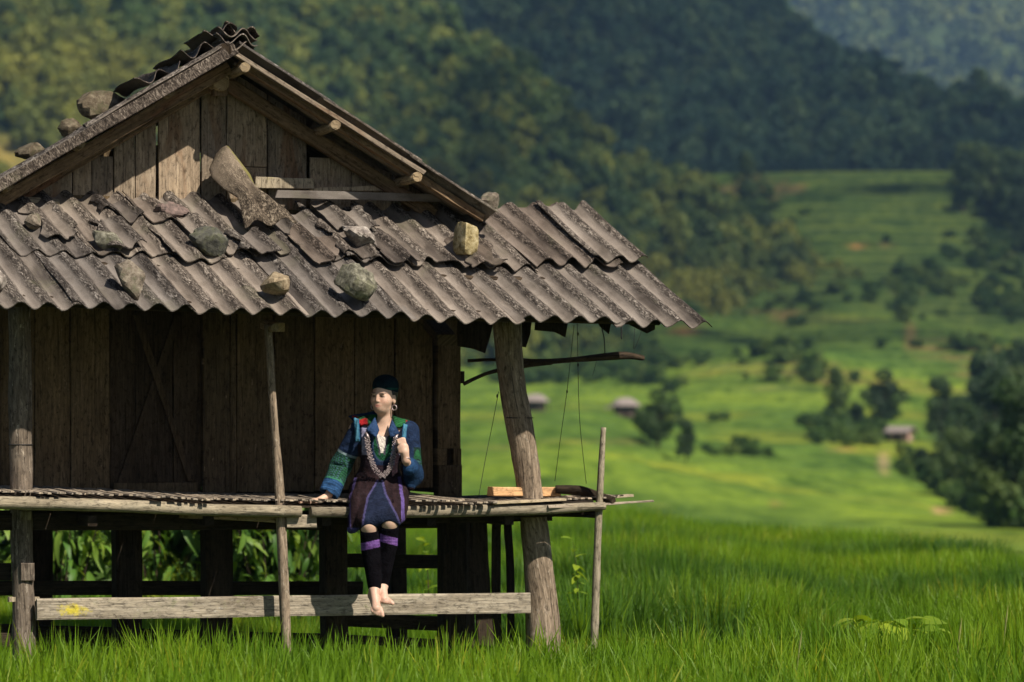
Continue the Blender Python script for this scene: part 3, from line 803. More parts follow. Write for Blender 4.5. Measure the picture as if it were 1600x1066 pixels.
# ------------------------------------------------------------------ rice
def rice_tuft(name, n, h, spread, seed, w=0.0055, seg=4, mat='rice'):
    r = random.Random(seed)
    V, Fc, U = [], [], []
    for b in range(n):
        a = r.uniform(0, 6.283); q = spread * math.sqrt(r.random())
        bx, by = q * math.cos(a), q * math.sin(a)
        lean = r.uniform(0.03, 0.32); la = a + r.uniform(-.9, .9)
        H = h * r.uniform(0.6, 1.08); curl = r.uniform(0.0, 0.5) ** 1.6
        ww = w * r.uniform(0.7, 1.3); wa = r.uniform(0, 3.14)
        i0 = len(V)
        for s in range(seg + 1):
            t = s / seg
            out_ = H * (lean * t * 0.55 + curl * t ** 2.6)
            z = H * (t - 0.45 * curl * t ** 3 - 0.1 * lean * t * t)
            px_, py_ = bx + math.cos(la) * out_, by + math.sin(la) * out_
            k = ww * (1 - t ** 3) + 0.0004
            V.append((px_ - math.cos(wa) * k, py_ - math.sin(wa) * k, z)); U.append((0, t))
            V.append((px_ + math.cos(wa) * k, py_ + math.sin(wa) * k, z)); U.append((1, t))
        for s in range(seg):
            Fc.append((i0 + 2 * s, i0 + 2 * s + 1, i0 + 2 * s + 3, i0 + 2 * s + 2))
    return make_mesh(name, V, Fc, M[mat], uv=U)
rice_near = proto_collection('rice_tuft', [rice_tuft('rice%d' % i, 24, 0.62, 0.07, 20 + i, w=0.0075, seg=5) for i in range(6)])
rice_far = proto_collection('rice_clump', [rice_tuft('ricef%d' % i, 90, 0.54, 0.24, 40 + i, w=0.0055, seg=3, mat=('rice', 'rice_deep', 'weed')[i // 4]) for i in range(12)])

r = np.random.default_rng(5)
def rice_field(name, d0, d1, pa, pb, dens, coll, k, smin, smax, label, seed):
    r = np.random.default_rng(seed)
    area = (d1 ** 2 - d0 ** 2) / 2 * (pb - pa) / F
    n = int(area * dens)
    D = np.sqrt(r.uniform(d0 ** 2, d1 ** 2, n)); px = r.uniform(pa, pb, n)
    x = (px - 800) / F * D
    u, nn = hut_un(x, D)
    ok = ~((nn < 1.22 + 0.2 * np.sin(u * 3)) & (nn > -4.2) & (u < 2.75 + 0.1 * np.sin(nn * 5))) & ~((nn <= -4.2) & (u < 1.4))
    edge_ = np.interp(px, [900, 1230, 1600], [47, 45, 38])
    ok &= D < edge_
    # a low weedy bank runs between two paddies
    bank_ = (D > 22.7 + 0.25 * np.sin(x * 2)) & (D < 25.6 + 0.3 * np.sin(x * 1.1))
    ok &= ~(bank_ & (r.uniform(size=n) < 0.35))
    D, px, x = D[ok], px[ok], x[ok]
    z = ground_z(px, D)
    s = r.uniform(smin, smax, len(D))
    hh = 1 + 0.10 * np.sin(x * 0.9 + D * 0.5) * np.sin(D * 0.35 + 1)
    e1 = 22.7 + 0.25 * np.sin(x * 2); e2 = 25.6 + 0.3 * np.sin(x * 1.1)
    w1, w2, w3, w4 = 28.6 + .4 * np.sin(x * .8), 31.6 + .4 * np.sin(x * .9 + 1), 36.0 + .5 * np.sin(x * .6), 39.2 + .5 * np.sin(x * .5 + 2)
    band = np.select([D < e1, D < e2, D < w1, D < w2, D < w3, D < w4], [1.0, 0.40, 1.0, 0.40, 0.95, 0.42], 0.9)
    slope_ = np.interp(px, [850, 1200, 1280, 1600], [1.0, 1.0, 0.85, 0.8])
    hh = hh * band * np.where(D > e2, slope_ * (1 + .12 * np.sin(x * 1.7)), 1.0)
    S = np.stack([s, s, s * hh], 1)
    tl = r.normal(size=(len(D), 2)) * 0.09
    pick = r.integers(0, k, len(D))
    if coll is rice_far:                       # shading of the rice bands painted with darker clumps; weedy strips between paddies
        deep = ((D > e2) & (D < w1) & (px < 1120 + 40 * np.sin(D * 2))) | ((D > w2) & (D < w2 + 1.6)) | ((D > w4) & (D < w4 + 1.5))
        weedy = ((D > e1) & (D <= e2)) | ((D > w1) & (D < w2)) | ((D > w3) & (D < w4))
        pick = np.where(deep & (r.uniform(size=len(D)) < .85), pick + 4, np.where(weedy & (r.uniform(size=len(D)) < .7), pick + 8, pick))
    o = scatter(name, np.stack([x, D, z], 1), r.uniform(0, 6.28, len(D)), S, pick, coll, tl)
    tag(o, label, 'rice', kind='stuff')
rice_field('rice', 11.5, 22.8, -260, 1860, 60, rice_near, 6, 0.72, 1.06, 'bright green young rice growing before the hut', 6)
rice_field('far_rice', 22.8, 47.0, -200, 1900, 24, rice_far, 4, 0.85, 1.15, 'soft green rice field beyond the hut', 7)
# weeds on the dry ground behind the hut
r = np.random.default_rng(77)
wx_ = r.uniform(-6.5, 3.0, 2200); wy_ = r.uniform(24.0, 31.0, 2200)
u_, n_ = hut_un(wx_, wy_)
ok = (n_ < -2.75) & (u_ < 2.7) & (wy_ < 30.2)
wx_, wy_ = wx_[ok], wy_[ok]
wp = 800 + F * wx_ / wy_
o = scatter('weeds', np.stack([wx_, wy_, ground_z(wp, wy_)], 1), r.uniform(0, 6.28, len(wx_)), r.uniform(.35, .7, len(wx_)), r.integers(0, 4, len(wx_)), rice_far)
tag(o, 'short green weeds on the ground behind the hut', 'weeds', kind='stuff')

# seed stalks standing above the rice
def stalk(px, top, D, label):
    zt = unproject(px, top, D).z
    x = (px - 800) / F * D
    z0 = float(ground_z(px, D)[0])
    V, Fc, U = [], [], []
    for s in range(9):
        t = s / 8
        w = 0.002 if t < 0.72 else 0.006 * math.sin((1 - t) / 0.28 * 3.0) + 0.001
        xx = 0.05 * t * t
        for k in range(4):
            a = k * 1.571
            V.append((xx + w * math.cos(a), w * math.sin(a), (zt - z0) * t)); U.append((0, t))
    for s in range(8):
        for k in range(4):
            Fc.append((s * 4 + k, s * 4 + (k + 1) % 4, s * 4 + 4 + (k + 1) % 4, s * 4 + 4 + k))
    o = link('seed_stalk', make_mesh('seed_stalk', V, Fc, M['seed'], uv=U))
    o.location = (x, D, z0)
    tag(o, label, 'grass', 'grass seed stalks in the rice')
M['seed'] = rice_mat('seed_stalk', (0.16, 0.24, 0.05), (0.42, 0.42, 0.16), (0.42, 0.40, 0.15))
stalk(1490, 965, 20.5, 'thin grass seed stalk beside the broad-leaved plant')
stalk(1563, 945, 21.5, 'tallest pale grass seed stalk above the rice')
stalk(1593, 975, 20.8, 'grass seed stalk at the very edge of the picture')
stalk(1240, 985, 20.2, 'short grass seed stalk between the bamboo pole and the broad-leaved plant')

# ------------------------------------------------------------------ leafy plants
def leaf_blade(name, L, Wd, droop, mat, fold=0.25, seg=6):
    V, Fc, U = [], [], []
    for s in range(seg + 1):
        t = s / seg
        w = Wd * (math.sin(math.pi * min(1, t * 0.93 + 0.05)) ** 0.75) * (1 - 0.35 * t)
        y = L * (t - 0.15 * droop * t * t); z = -L * droop * t * t * 0.7
        V += [(-w, y, z + fold * w), (0, y, z), (w, y, z + fold * w)]
        U += [(0, t), (0.5, t), (1, t)]
    for s in range(seg):
        for k in (0, 1):
            a = s * 3 + k
            Fc.append((a, a + 1, a + 4, a + 3))
    return make_mesh(name, V, Fc, mat, uv=U, smooth=True)
SHRUB_LEAVES = [leaf_blade('shrub_leaf%d' % i, 0.18 + 0.04 * i, 0.034 + 0.004 * i, 0.35 + 0.25 * i, M['shrub_leaf']) for i in range(4)]
def shrub(px, D, h, wpx, n, seed, label):
    r = random.Random(seed)
    x = (px - 800) / F * D
    z0 = float(ground_z(px, D)[0])
    t = empty('leafy_shrub', (x, D, z0))
    tag(t, label, 'shrub', 'leafy shrubs behind the hut')
    half = wpx / F * D / 2
    V, Fc, ends = [], [], []
    for i in range(13):
        a = r.uniform(0, 6.28); q = half * math.sqrt(r.random())
        tip = Vector((math.cos(a) * q, math.sin(a) * q * 0.6, h * r.uniform(0.55, 1.0)))
        base = Vector((tip.x * 0.3, tip.y * 0.3, -0.05))
        b = len(V)
        for s in range(5):
            k = s / 4
            p = base.lerp(tip, k) + Vector((0, 0, 0.08 * math.sin(k * 3.1)))
            rad = 0.012 * (1 - 0.75 * k)
            for c in range(5): V.append((p.x + rad * math.cos(c * 1.257), p.y + rad * math.sin(c * 1.257), p.z))
            if s: ends.append((p, k))
        for s in range(4):
            for c in range(5): Fc.append((b + s * 5 + c, b + s * 5 + (c + 1) % 5, b + s * 5 + 5 + (c + 1) % 5, b + s * 5 + 5 + c))
    link('stem', make_mesh('shrub_stem', V, Fc, M['bark'], uv=[(v[2], v[0]) for v in V], smooth=True), t)
    ar = np.random.default_rng(seed + 50)
    k_ = 1700
    cc = np.stack([ar.normal(size=k_) * half * .5, ar.uniform(.15, .5, k_), ar.uniform(0, h * .92, k_)], 1)
    d1 = ar.normal(size=(k_, 3)); d1 /= np.linalg.norm(d1, axis=1)[:, None]
    d2 = np.cross(d1, ar.normal(size=(k_, 3))); d2 /= np.linalg.norm(d2, axis=1)[:, None]
    VV_ = np.stack([cc - d1 * .10, cc + d2 * .032, cc + d1 * .10, cc - d2 * .032], 1).reshape(-1, 3)
    inn = link('inner_foliage', make_mesh('inner_foliage', VV_, np.arange(4 * k_).reshape(k_, 4), M['bush_leaf']), t)
    inn['kind'] = 'stuff'
    for i in range(n):
        p, k = r.choice(ends)
        o = link('leaf', r.choice(SHRUB_LEAVES), t)
        o.location = p + Vector((r.uniform(-.13, .13), r.uniform(-.13, .13), r.uniform(-.12, .12)))
        o.rotation_euler = (r.uniform(-1.2, 0.1), r.uniform(-.6, .6), r.uniform(0, 6.28))
        s = r.uniform(0.65, 1.15); o.scale = (s, s, s)
shrub(88, 31.0, 1.62, 185, 295, 1, 'leafy shrub seen below the floor beside the thick end post')
shrub(258, 31.4, 1.62, 185, 295, 2, 'leafy shrub seen below the floor behind the plank door')
shrub(428, 30.8, 1.66, 185, 295, 3, 'leafy shrub seen below the floor behind the slim leaning pole')
shrub(-70, 31.2, 1.5, 150, 80, 4, 'leafy shrub cut by the picture edge behind the end post')

def taro(px, py, D, label):
    r = random.Random(3)
    p = unproject(px, py, D)
    z0 = float(ground_z(px, D)[0])
    t = empty('broad_leaved_plant', (p.x, D, z0))
    tag(t, label, 'plant')
    me = leaf_blade('big_leaf', 0.17, 0.085, 0.45, M['big_leaf'], fold=0.12, seg=7)
    V, Fc = [], []
    for i in range(34):
        a = i * 2.4 + r.uniform(-.3, .3); q = r.uniform(0.03, 0.30)
        tip = Vector((math.cos(a) * q * 1.1, math.sin(a) * q * 0.8, (p.z - z0) + r.uniform(-0.06, 0.06)))
        b = len(V)
        for s in range(4):
            k = s / 3
            c = Vector((tip.x * k * k, tip.y * k * k, tip.z * k))
            for e in range(5): V.append((c.x + 0.007 * math.cos(e * 1.257), c.y + 0.007 * math.sin(e * 1.257), c.z))
        for s in range(3):
            for e in range(5): Fc.append((b + s * 5 + e, b + s * 5 + (e + 1) % 5, b + s * 5 + 5 + (e + 1) % 5, b + s * 5 + 5 + e))
        o = link('leaf', me, t)
        o.location = tip
        o.rotation_euler = (r.uniform(-.5, .35), r.uniform(-.45, .45), a - 1.571)
        s = r.uniform(0.7, 1.15); o.scale = (s, s, s)
    link('stem', make_mesh('plant_stem', V, Fc, M['big_leaf'], smooth=True), t)
taro(1382, 980, 23.4, 'low plant with broad bright green leaves standing in the rice')

def sprig(px, top, D, h, label, seed):
    r = random.Random(seed)
    zt = unproject(px, top, D).z
    z0 = float(ground_z(px, D)[0])
    t = empty('young_sapling', ((px - 800) / F * D, D, z0))
    tag(t, label, 'sapling')
    V, Fc = [], []
    H = zt - z0
    for s in range(7):
        k = s / 6
        for e in range(5): V.append((0.05 * math.sin(k * 3) + 0.008 * (1.1 - k) * math.cos(e * 1.257), 0.008 * (1.1 - k) * math.sin(e * 1.257), H * k))
    for s in range(6):
        for e in range(5): Fc.append((s * 5 + e, s * 5 + (e + 1) % 5, s * 5 + 5 + (e + 1) % 5, s * 5 + 5 + e))
    link('stem', make_mesh('sapling_stem', V, Fc, M['bark'], uv=[(v[2], v[0]) for v in V], smooth=True), t)
    me = leaf_blade('sapling_leaf', 0.11, 0.03, 0.3, M['big_leaf'])
    for i in range(16):
        k = r.uniform(0.45, 1.0)
        o = link('leaf', me, t)
        o.location = (0.05 * math.sin(k * 3), 0, H * k)
        o.rotation_euler = (r.uniform(-.5, .5), r.uniform(-.4, .4), r.uniform(0, 6.28))
        s = r.uniform(.6, 1.2); o.scale = (s, s, s)
sprig(893, 842, 26.5, 0.5, 'young sapling with yellow-green leaves beside the thick leaning post', 1)
sprig(660, 842, 27.5, 0.5, 'young sapling seen under the floor behind the person', 2)
# ------------------------------------------------------------------ the hut
hut = empty('timber_hut', (OX, OY, 0), TH)
tag(hut, 'old raised timber hut with stone-weighted corrugated roof and open porch', 'hut')
hrng = random.Random(11)

def bar(name, a, b, w, h, mat, parent=None, up=Vector((0, 0, 1)), segs=8, wob=0.004, taper=1.0, seed=None):
    """a hand-hewn squared timber from a to b: w across, h along 'up'"""
    a, b = Vector(a), Vector(b)
    r = random.Random(hrng.random() if seed is None else seed)
    ax = (b - a).normalized(); L = (b - a).length
    side = ax.cross(up).normalized(); upv = side.cross(ax).normalized()
    c = 0.16
    prof = [(-1, -1 + c), (-1 + c, -1), (1 - c, -1), (1, -1 + c), (1, 1 - c), (1 - c, 1), (-1 + c, 1), (-1, 1 - c)]
    V, Fc, U = [], [], []
    sd = r.uniform(0, 50)
    for i in range(segs + 1):
        t = i / segs
        k = 1 + (taper - 1) * t
        o1 = wob * 2 * mnoise.noise(Vector((t * L * 1.5, sd, 0))); o2 = wob * 2 * mnoise.noise(Vector((t * L * 1.5, sd + 9, 0)))
        for j, (x, y) in enumerate(prof):
            q = wob * mnoise.noise(Vector((t * L * 5, sd + j * 3.1, 4)))
            p = a + ax * (L * t + (r.uniform(-1, 1) * wob * 1.5 if i in (0, segs) else 0)) + side * (x * w / 2 * k + o1 + q) + upv * (y * h / 2 * k + o2 + q)
            V.append(tuple(p)); U.append((t * L, [-.5, -.4, .4, .5, .5, .4, -.4, -.5][j] * w * (1 if j in (2, 1, 5, 6) else 1) + y * h * 0.5))
    for i in range(segs):
        for j in range(8):
            j2 = (j + 1) % 8
            Fc.append((i * 8 + j, i * 8 + j2, i * 8 + 8 + j2, i * 8 + 8 + j))
    Fc.append(tuple(range(7, -1, -1))); Fc.append(tuple(segs * 8 + j for j in range(8)))
    Fc = [f[::-1] for f in Fc]
    return link(name, make_mesh(name, V, Fc, mat, uv=U), parent)

def pole(name, pts, rads, mat, parent=None, sides=16, bump=0.006, sub=6, knots=0.0, nodes=None, closed_end=True, ell=1.0):
    """a round pole through the given points, with bark-like unevenness; nodes = bamboo joint spacing"""
    pts = [Vector(p) for p in pts]
    P, R, S = [], [], []
    s = 0.0
    for i in range(len(pts) - 1):
        p0, p1, p2, p3 = pts[max(i - 1, 0)], pts[i], pts[i + 1], pts[min(i + 2, len(pts) - 1)]
        for k in range(sub + (1 if i == len(pts) - 2 else 0)):
            t = k / sub
            q = 0.5 * ((2 * p1) + (p2 - p0) * t + (2 * p0 - 5 * p1 + 4 * p2 - p3) * t * t + (3 * p1 - p0 - 3 * p2 + p3) * t ** 3)
            if P: s += (q - P[-1]).length
            P.append(q); R.append(rads[i] * (1 - t) + rads[i + 1] * t); S.append(s)
    sd = hrng.uniform(0, 60)
    V, Fc, U = [], [], []
    ref = Vector((0, 1, 0)) if abs((pts[-1] - pts[0]).normalized().y) < 0.8 else Vector((1, 0, 0))
    for i, (p, rad) in enumerate(zip(P, R)):
        ax = (P[min(i + 1, len(P) - 1)] - P[max(i - 1, 0)]).normalized()
        e1 = ax.cross(ref).normalized(); e2 = ax.cross(e1).normalized()
        rr = rad
        if nodes:
            f = (S[i] / nodes) % 1.0
            rr *= 1 + 0.10 * max(0, 1 - min(f, 1 - f) * nodes / 0.02)
        for j in range(sides):
            th = 2 * math.pi * j / sides
            q = rr + bump * mnoise.fractal(Vector((math.cos(th) * 1.6 + sd, math.sin(th) * 1.6, S[i] * 2.2)), 1.0, 2.0, 3)
            w = p + e1 * q * math.cos(th) + e2 * q * math.sin(th) * ell
            V.append(tuple(w)); U.append((S[i], j / sides * 6.283 * rad))
    n = len(P)
    for i in range(n - 1):
        for j in range(sides):
            j2 = (j + 1) % sides
            Fc.append((i * sides + j, i * sides + j2, (i + 1) * sides + j2, (i + 1) * sides + j))
    Fc.append(tuple(range(sides - 1, -1, -1))); Fc.append(tuple((n - 1) * sides + j for j in range(sides)))
    me = make_mesh(name, V, Fc, mat, uv=U, smooth=True)
    for pl in me.polygons:
        if len(pl.vertices) > 4: pl.use_smooth = False
    return link(name, me, parent)

def board(name, poly, n, t, mat, parent=None, vertical=True, rough=0.003):
    """a plank cut to a polygon [(u,z)...] standing at depth n in front of the wall, t thick, edges slightly uneven"""
    r = random.Random(hrng.random())
    P = []
    m_ = len(poly)
    for i in range(m_):
        a, b = poly[i], poly[(i + 1) % m_]
        L = math.hypot(b[0] - a[0], b[1] - a[1])
        k = max(1, int(L / 0.16))
        for s in range(k):
            f = s / k
            j = rough if 0 < s else 0.0
            P.append((a[0] + (b[0] - a[0]) * f + r.uniform(-j, j), a[1] + (b[1] - a[1]) * f + r.uniform(-j, j)))
    N_ = len(P)
    e = 0.006
    cx = sum(p[0] for p in P) / N_; cz = sum(p[1] for p in P) / N_
    V, U = [], []
    def inset(p, d):
        v = Vector((cx - p[0], cz - p[1])); l = max(v.length, 1e-6)
        return (p[0] + v.x / l * d, p[1] + v.y / l * d)
    tl = r.uniform(-.004, .004)
    for dep, ins in ((n - t, 0), (n - 0.004, 0), (n, 0.005)):
        for p in P:
            q = inset(p, ins)
            V.append((q[0], -(dep + tl * (1 if q[0] > cx else -1)), q[1])); U.append((q[1], q[0]) if vertical else (q[0], q[1]))
    Fc = [tuple(range(N_)), tuple(2 * N_ + i for i in range(N_ - 1, -1, -1))]
    for l in (0, 1):
        for i in range(N_):
            j = (i + 1) % N_
            Fc.append((l * N_ + i, l * N_ + N_ + i, l * N_ + N_ + j, l * N_ + j))
    me = make_mesh(name, V, Fc, mat, uv=U)
    return link(name, me, parent)

# ---- upper roof geometry
RN = 0.5                                             # overhang of the upper roof
ap = HL(366, 70, RN); lf = HL(0, 283, RN); rt = HL(772, 329, RN)
TBL = (ap.z - lf.z) / (ap.x - lf.x); TBR = (ap.z - rt.z) / (rt.x - ap.x)
RU, RZ = ap.x, ap.z
SAG = 0.085                                          # the old ridge sinks towards the back
def roof_z(u, n):
    return RZ - (TBL * (RU - u) if u < RU else TBR * (u - RU)) - SAG * (RN - n) * (1.0 if u < RU else 0.5)

# ---- front wall planks
def U0(px, n=0.0): return HL(px, 600, n).x
ZT = HL(435, 300, 0).z
ZW = HL(435, 774, 0).z
wx = [(-60, 2), (2, 54), (54.8, 109.6), (110.8, 171.5), (359.5, 369), (370.2, 428), (428.8, 491.4), (492.8, 553.5), (554.8, 616.8), (618.2, 676)]
for a, b in wx:
    zb = ZW + hrng.uniform(-.004, .012) + (0.025 if 360 < a < 640 else 0)
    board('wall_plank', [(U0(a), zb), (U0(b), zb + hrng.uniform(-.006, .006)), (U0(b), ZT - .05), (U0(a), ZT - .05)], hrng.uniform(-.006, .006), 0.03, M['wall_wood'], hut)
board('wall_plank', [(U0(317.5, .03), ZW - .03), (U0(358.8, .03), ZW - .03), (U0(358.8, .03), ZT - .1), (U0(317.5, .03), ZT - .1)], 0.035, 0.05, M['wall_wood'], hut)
# ---- door, with crossed braces
door = board('door', [(U0(173), ZW + .01), (U0(212), ZW + .01), (U0(212), ZT - .1), (U0(173), ZT - .1)], -0.03, 0.02, M['door_wood'], hut)
for a, b in [(212.6, 271.5), (273, 316.5)]:
    board('door_plank', [(U0(a), ZW + .012), (U0(b), ZW + .012), (U0(b), ZT - .1), (U0(a), ZT - .1)], -0.032, 0.02, M['door_wood'], door)
def px_board(name, pts, n, t, mat, parent): 
    q = [HL(x, y, n) for x, y in pts]
    return board(name, [(v.x, v.z) for v in q], n, t, mat, parent)
px_board('brace', [(183, 757), (196, 757), (284, 492), (273, 492)], -0.008, 0.02, M['door_wood'], door)
px_board('brace', [(294, 752), (304, 752), (218, 492), (208, 492)], 0.012, 0.018, M['door_wood'], door)
px_board('cross_rail', [(178, 772), (309, 772), (309, 754), (178, 755)], 0.012, 0.03, M['wall_wood'], door)
# corner post with its mortise
cp = HL(702, 500, 0.02); cpb = HL(706, 1010, 0.02)
for (a, b, y0, y1) in [(684, 720, 500, 701), (684, 698.5, 701, 727), (708.5, 721, 701, 727), (685, 722, 727, 780)]:
    px_board('corner_post', [(a, y1), (b, y1), (b, y0), (a, y0)], 0.05, 0.10, M['wall_wood'], hut)
px_board('mortise_back', [(696, 730), (711, 730), (711, 698), (696, 698)], -0.01, 0.02, M['dark_wood'], hut)
px_board('peg', [(719, 599), (726, 599), (726, 580), (719, 580)], 0.03, 0.03, M['dark_wood'], hut)
# ---- other walls, floor and back so that the hut is closed
UL, UR = U0(-330), U0(716)
DEEP = 2.6
def side_wall(u, n0, n1, cnt, lab):
    for i in range(cnt):
        a = n0 + (n1 - n0) * i / cnt; b = n0 + (n1 - n0) * (i + 1) / cnt
        zt = min(ZT, roof_z(u, (a + b) / 2) - .12)
        V = []
        for du in (0, -0.025):
            V += [(u + du, -a + .004, ZW), (u + du, -b - .004, ZW), (u + du, -b - .004, zt), (u + du, -a + .004, zt)]
        link('side_plank', make_mesh('side_plank', V, [(0, 1, 2, 3), (7, 6, 5, 4), (0, 4, 5, 1), (1, 5, 6, 2), (2, 6, 7, 3), (3, 7, 4, 0)], M['wall_wood'], uv=[(v[2], v[1]) for v in V]), hut)
side_wall(UR - .04, -0.06, -DEEP, 10, '')
side_wall(UL + .04, -0.06, -DEEP, 10, '')
for i in range(14):
    a = UL + (UR - UL) * i / 14; b = UL + (UR - UL) * (i + 1) / 14 - .006
    zt = roof_z((a + b) / 2, -DEEP) - .14
    board('back_plank', [(a, ZW), (b, ZW), (b, zt), (a, zt)], -DEEP, 0.025, M['wall_wood'], hut)
for i in range(9):
    a = -0.06 - DEEP * i / 9.3
    bar('floor_plank', (UL + .05, -a, ZW - .03), (UR - .05, -a, ZW - .03), 0.27, 0.03, M['dark_wood'], hut, wob=.002)

# ---- gable boards
gx = [(-140, -60), (-59, 0), (1, 47), (48, 112), (114, 142.5), (143.5, 176.5), (178.5, 210.3), (212.5, 243.5), (248, 312.8), (315.3, 352.6), (354.6, 417.2), (418.8, 478.5), (485, 548.5), (549.5, 612), (613, 690), (691, 760)]
for a, b in gx:
    ua, ub = U0(a), U0(b)
    ta, tb = roof_z(ua, 0) - .035, roof_z(ub, 0) - .035
    if (a, b) in ((114, 142.5), (143.5, 176.5)):
        cap = HL(a, 244, 0).z; ta, tb = min(ta, cap), min(tb, cap)
    if a == 485:
        cap = HL(a, 246, 0).z; ta, tb = cap, cap
    if a == 549.5: ta = min(ta, HL(a, 246, 0).z); tb = min(tb, ta)
    zb = ZT - .12
    if tb <= zb + .02 and ta <= zb + .02: continue
    nn = hrng.uniform(-.005, .008)
    if a == 354.6:
        cut = HL(a, 259.5, 0).z
        board('gable_board', [(ua, zb), (ub, zb), (ub, cut - .004), (ua, cut - .004)], nn - .004, 0.025, M['gable_wood'], hut)
        zb = cut
    P = [(ua, zb), (ub, zb), (ub, max(tb, zb + .01)), (ua, max(ta, zb + .01))]
    if ua < RU < ub: P = [(ua, zb), (ub, zb), (ub, tb), (RU, roof_z(RU, 0) - .035), (ua, ta)]
    board('gable_board', P, nn, 0.025, M['gable_wood'], hut)
# dark lining behind the gaps
bar('gable_tie', (UL + .1, .10, ZT + .02), (UR - .1, .10, ZT + .02), 0.08, 0.10, M['dark_wood'], hut)
bar('gable_brace', HL(482, 205, -.06), HL(620, 285, -.06), 0.03, 0.14, M['gable_wood'], hut)

# ---- corrugated sheets
LAM, AMP, TSH = 0.176, 0.0255, 0.0075
def corrugated(name, origin, ac, al, nrm, c0, c1, l0, l1, mat, parent, seed, rag=(0.012, 0.012, 0.006, 0.006), phase=0.0, lift=None, warp=0.008, amp=AMP, segc=11, segl=14, edge_fn=None):
    """sheet spanned by 'ac' (across the waves, c0..c1 in m) and 'al' (down the slope, l0..l1); ragged ends"""
    r = random.Random(seed)
    nc = max(4, int(round((c1 - c0) / LAM * segc))); nl = segl
    sd = r.uniform(0, 90)
    V, U, K = [], [], []
    for i in range(nl + 1):
        t = i / nl
        for j in range(nc + 1):
            s = j / nc
            top = l0 + rag[0] * 2.2 * mnoise.fractal(Vector((s * (c1 - c0) * 6 + sd, 0, 0)), 1, 2, 4)
            bot = l1 + rag[1] * 2.2 * mnoise.fractal(Vector((s * (c1 - c0) * 6 + sd, 7, 0)), 1, 2, 4)
            if edge_fn: top, bot = edge_fn(s, top, bot)
            l = top + (bot - top) * t
            ca = c0 + rag[2] * 2.2 * mnoise.fractal(Vector((l * 6 + sd, 3, 0)), 1, 2, 4)
            cb = c1 + rag[3] * 2.2 * mnoise.fractal(Vector((l * 6 + sd, 5, 0)), 1, 2, 4)
            c = ca + (cb - ca) * s
            w = math.cos(2 * math.pi * (c + phase) / LAM)
            d = amp * w + warp * 2 * mnoise.noise(Vector((c * 1.7 + sd, l * 1.9, 1))) + 0.0016 * mnoise.noise(Vector((c * 30, l * 30, sd)))
            if lift: d += lift(s, t)
            p = origin + ac * c + al * l + nrm * d
            V.append(tuple(p)); U.append((c, l))
            K.append(min(1, max(0, 0.5 + 0.5 * math.cos(2 * math.pi * (c + phase - 0.018) / LAM))))
    n1 = len(V)
    V += [tuple(Vector(v) - nrm * TSH) for v in V]; U += U; K += [0.2] * n1
    Fc = []
    W_ = nc + 1
    for i in range(nl):
        for j in range(nc):
            a = i * W_ + j
            Fc.append((a, a + W_, a + W_ + 1, a + 1))
            Fc.append((n1 + a, n1 + a + 1, n1 + a + W_ + 1, n1 + a + W_))
    rim = [j for j in range(nc)] + [i * W_ + nc for i in range(nl)] + [nl * W_ + j for j in range(nc, 0, -1)] + [i * W_ for i in range(nl, 0, -1)]
    for k in range(len(rim)):
        a, b = rim[k], rim[(k + 1) % len(rim)]
        Fc.append((a, b, n1 + b, n1 + a))
    me = make_mesh(name, V, Fc, mat, uv=U, fattr={'crest': K}, smooth=True)
    try: me.set_sharp_from_angle(angle=math.radians(50))
    except Exception: pass
    return link(name, me, parent)

# ---- porch roof
EN = 1.40
ez = HL(435, 489, EN).z; tz = HL(435, 322, -0.02).z
TA = (tz - ez) / (EN + 0.02)
SK = 0.206                                            # the sheets run a little askew
P_o = Vector((0, 0, tz)); P_al = Vector((SK, -1, -TA)); P_ac = Vector((1, 0, -.020))
P_n = P_ac.cross(P_al).normalized()
if P_n.z < 0: P_n = -P_n
def porch_c(px, n):                                   # across-coordinate of a photo column at depth n
    return HL(px, 400, n).x - SK * n
LO = 0.70                                             # where the courses overlap
edges_lo = [-70, 118, 300, 478, 645, 812, 965, 1105]
for i in range(len(edges_lo) - 1):
    c0 = porch_c(edges_lo[i], EN) - .015; c1 = porch_c(edges_lo[i + 1], EN) + .03
    kk = i
    corrugated('roof_sheet', P_o + Vector((0, 0, -0.012 + 0.006 * (i % 2))), P_ac, P_al, P_n, c0, c1, LO - .26, EN + hrng.uniform(-.012, .012), M['roof'], hut, 40 + i, rag=(.02, .007, .004, .004), lift=(lambda s, t, k=kk: 0.006 * math.sin(k * 2.1 + s * 3)))
# end sheet edge droops at the hip
edges_up = [-50, 75, 232, 330, 520, 700, 770]
up = [(-60, 62, -.02, .80, 'roof', .022), (58, 190, -.01, .76, 'roof', .026), (182, 262, -.03, .83, 'roof', .034), (255, 372, -.03, .70, 'roof', .040), (365, 470, .14, .72, 'roof', .026),
      (455, 560, .02, .78, 'roof', .024), (550, 745, -.03, .77, 'roof', .030)]
for i, (a, b, l0, l1, mt, dz) in enumerate(up):
    nm = (l0 + l1) / 2
    corrugated('roof_sheet', P_o + Vector((0, 0, dz)), P_ac, P_al, P_n, porch_c(a, 0) , porch_c(b, 0) + .02, l0, l1, M[mt], hut, 60 + i, rag=(.03, .028, .012, .016), warp=.012, lift=(lambda s, t, k=i: 0.012 * math.sin(k * 1.3 + 2 * s) * t))
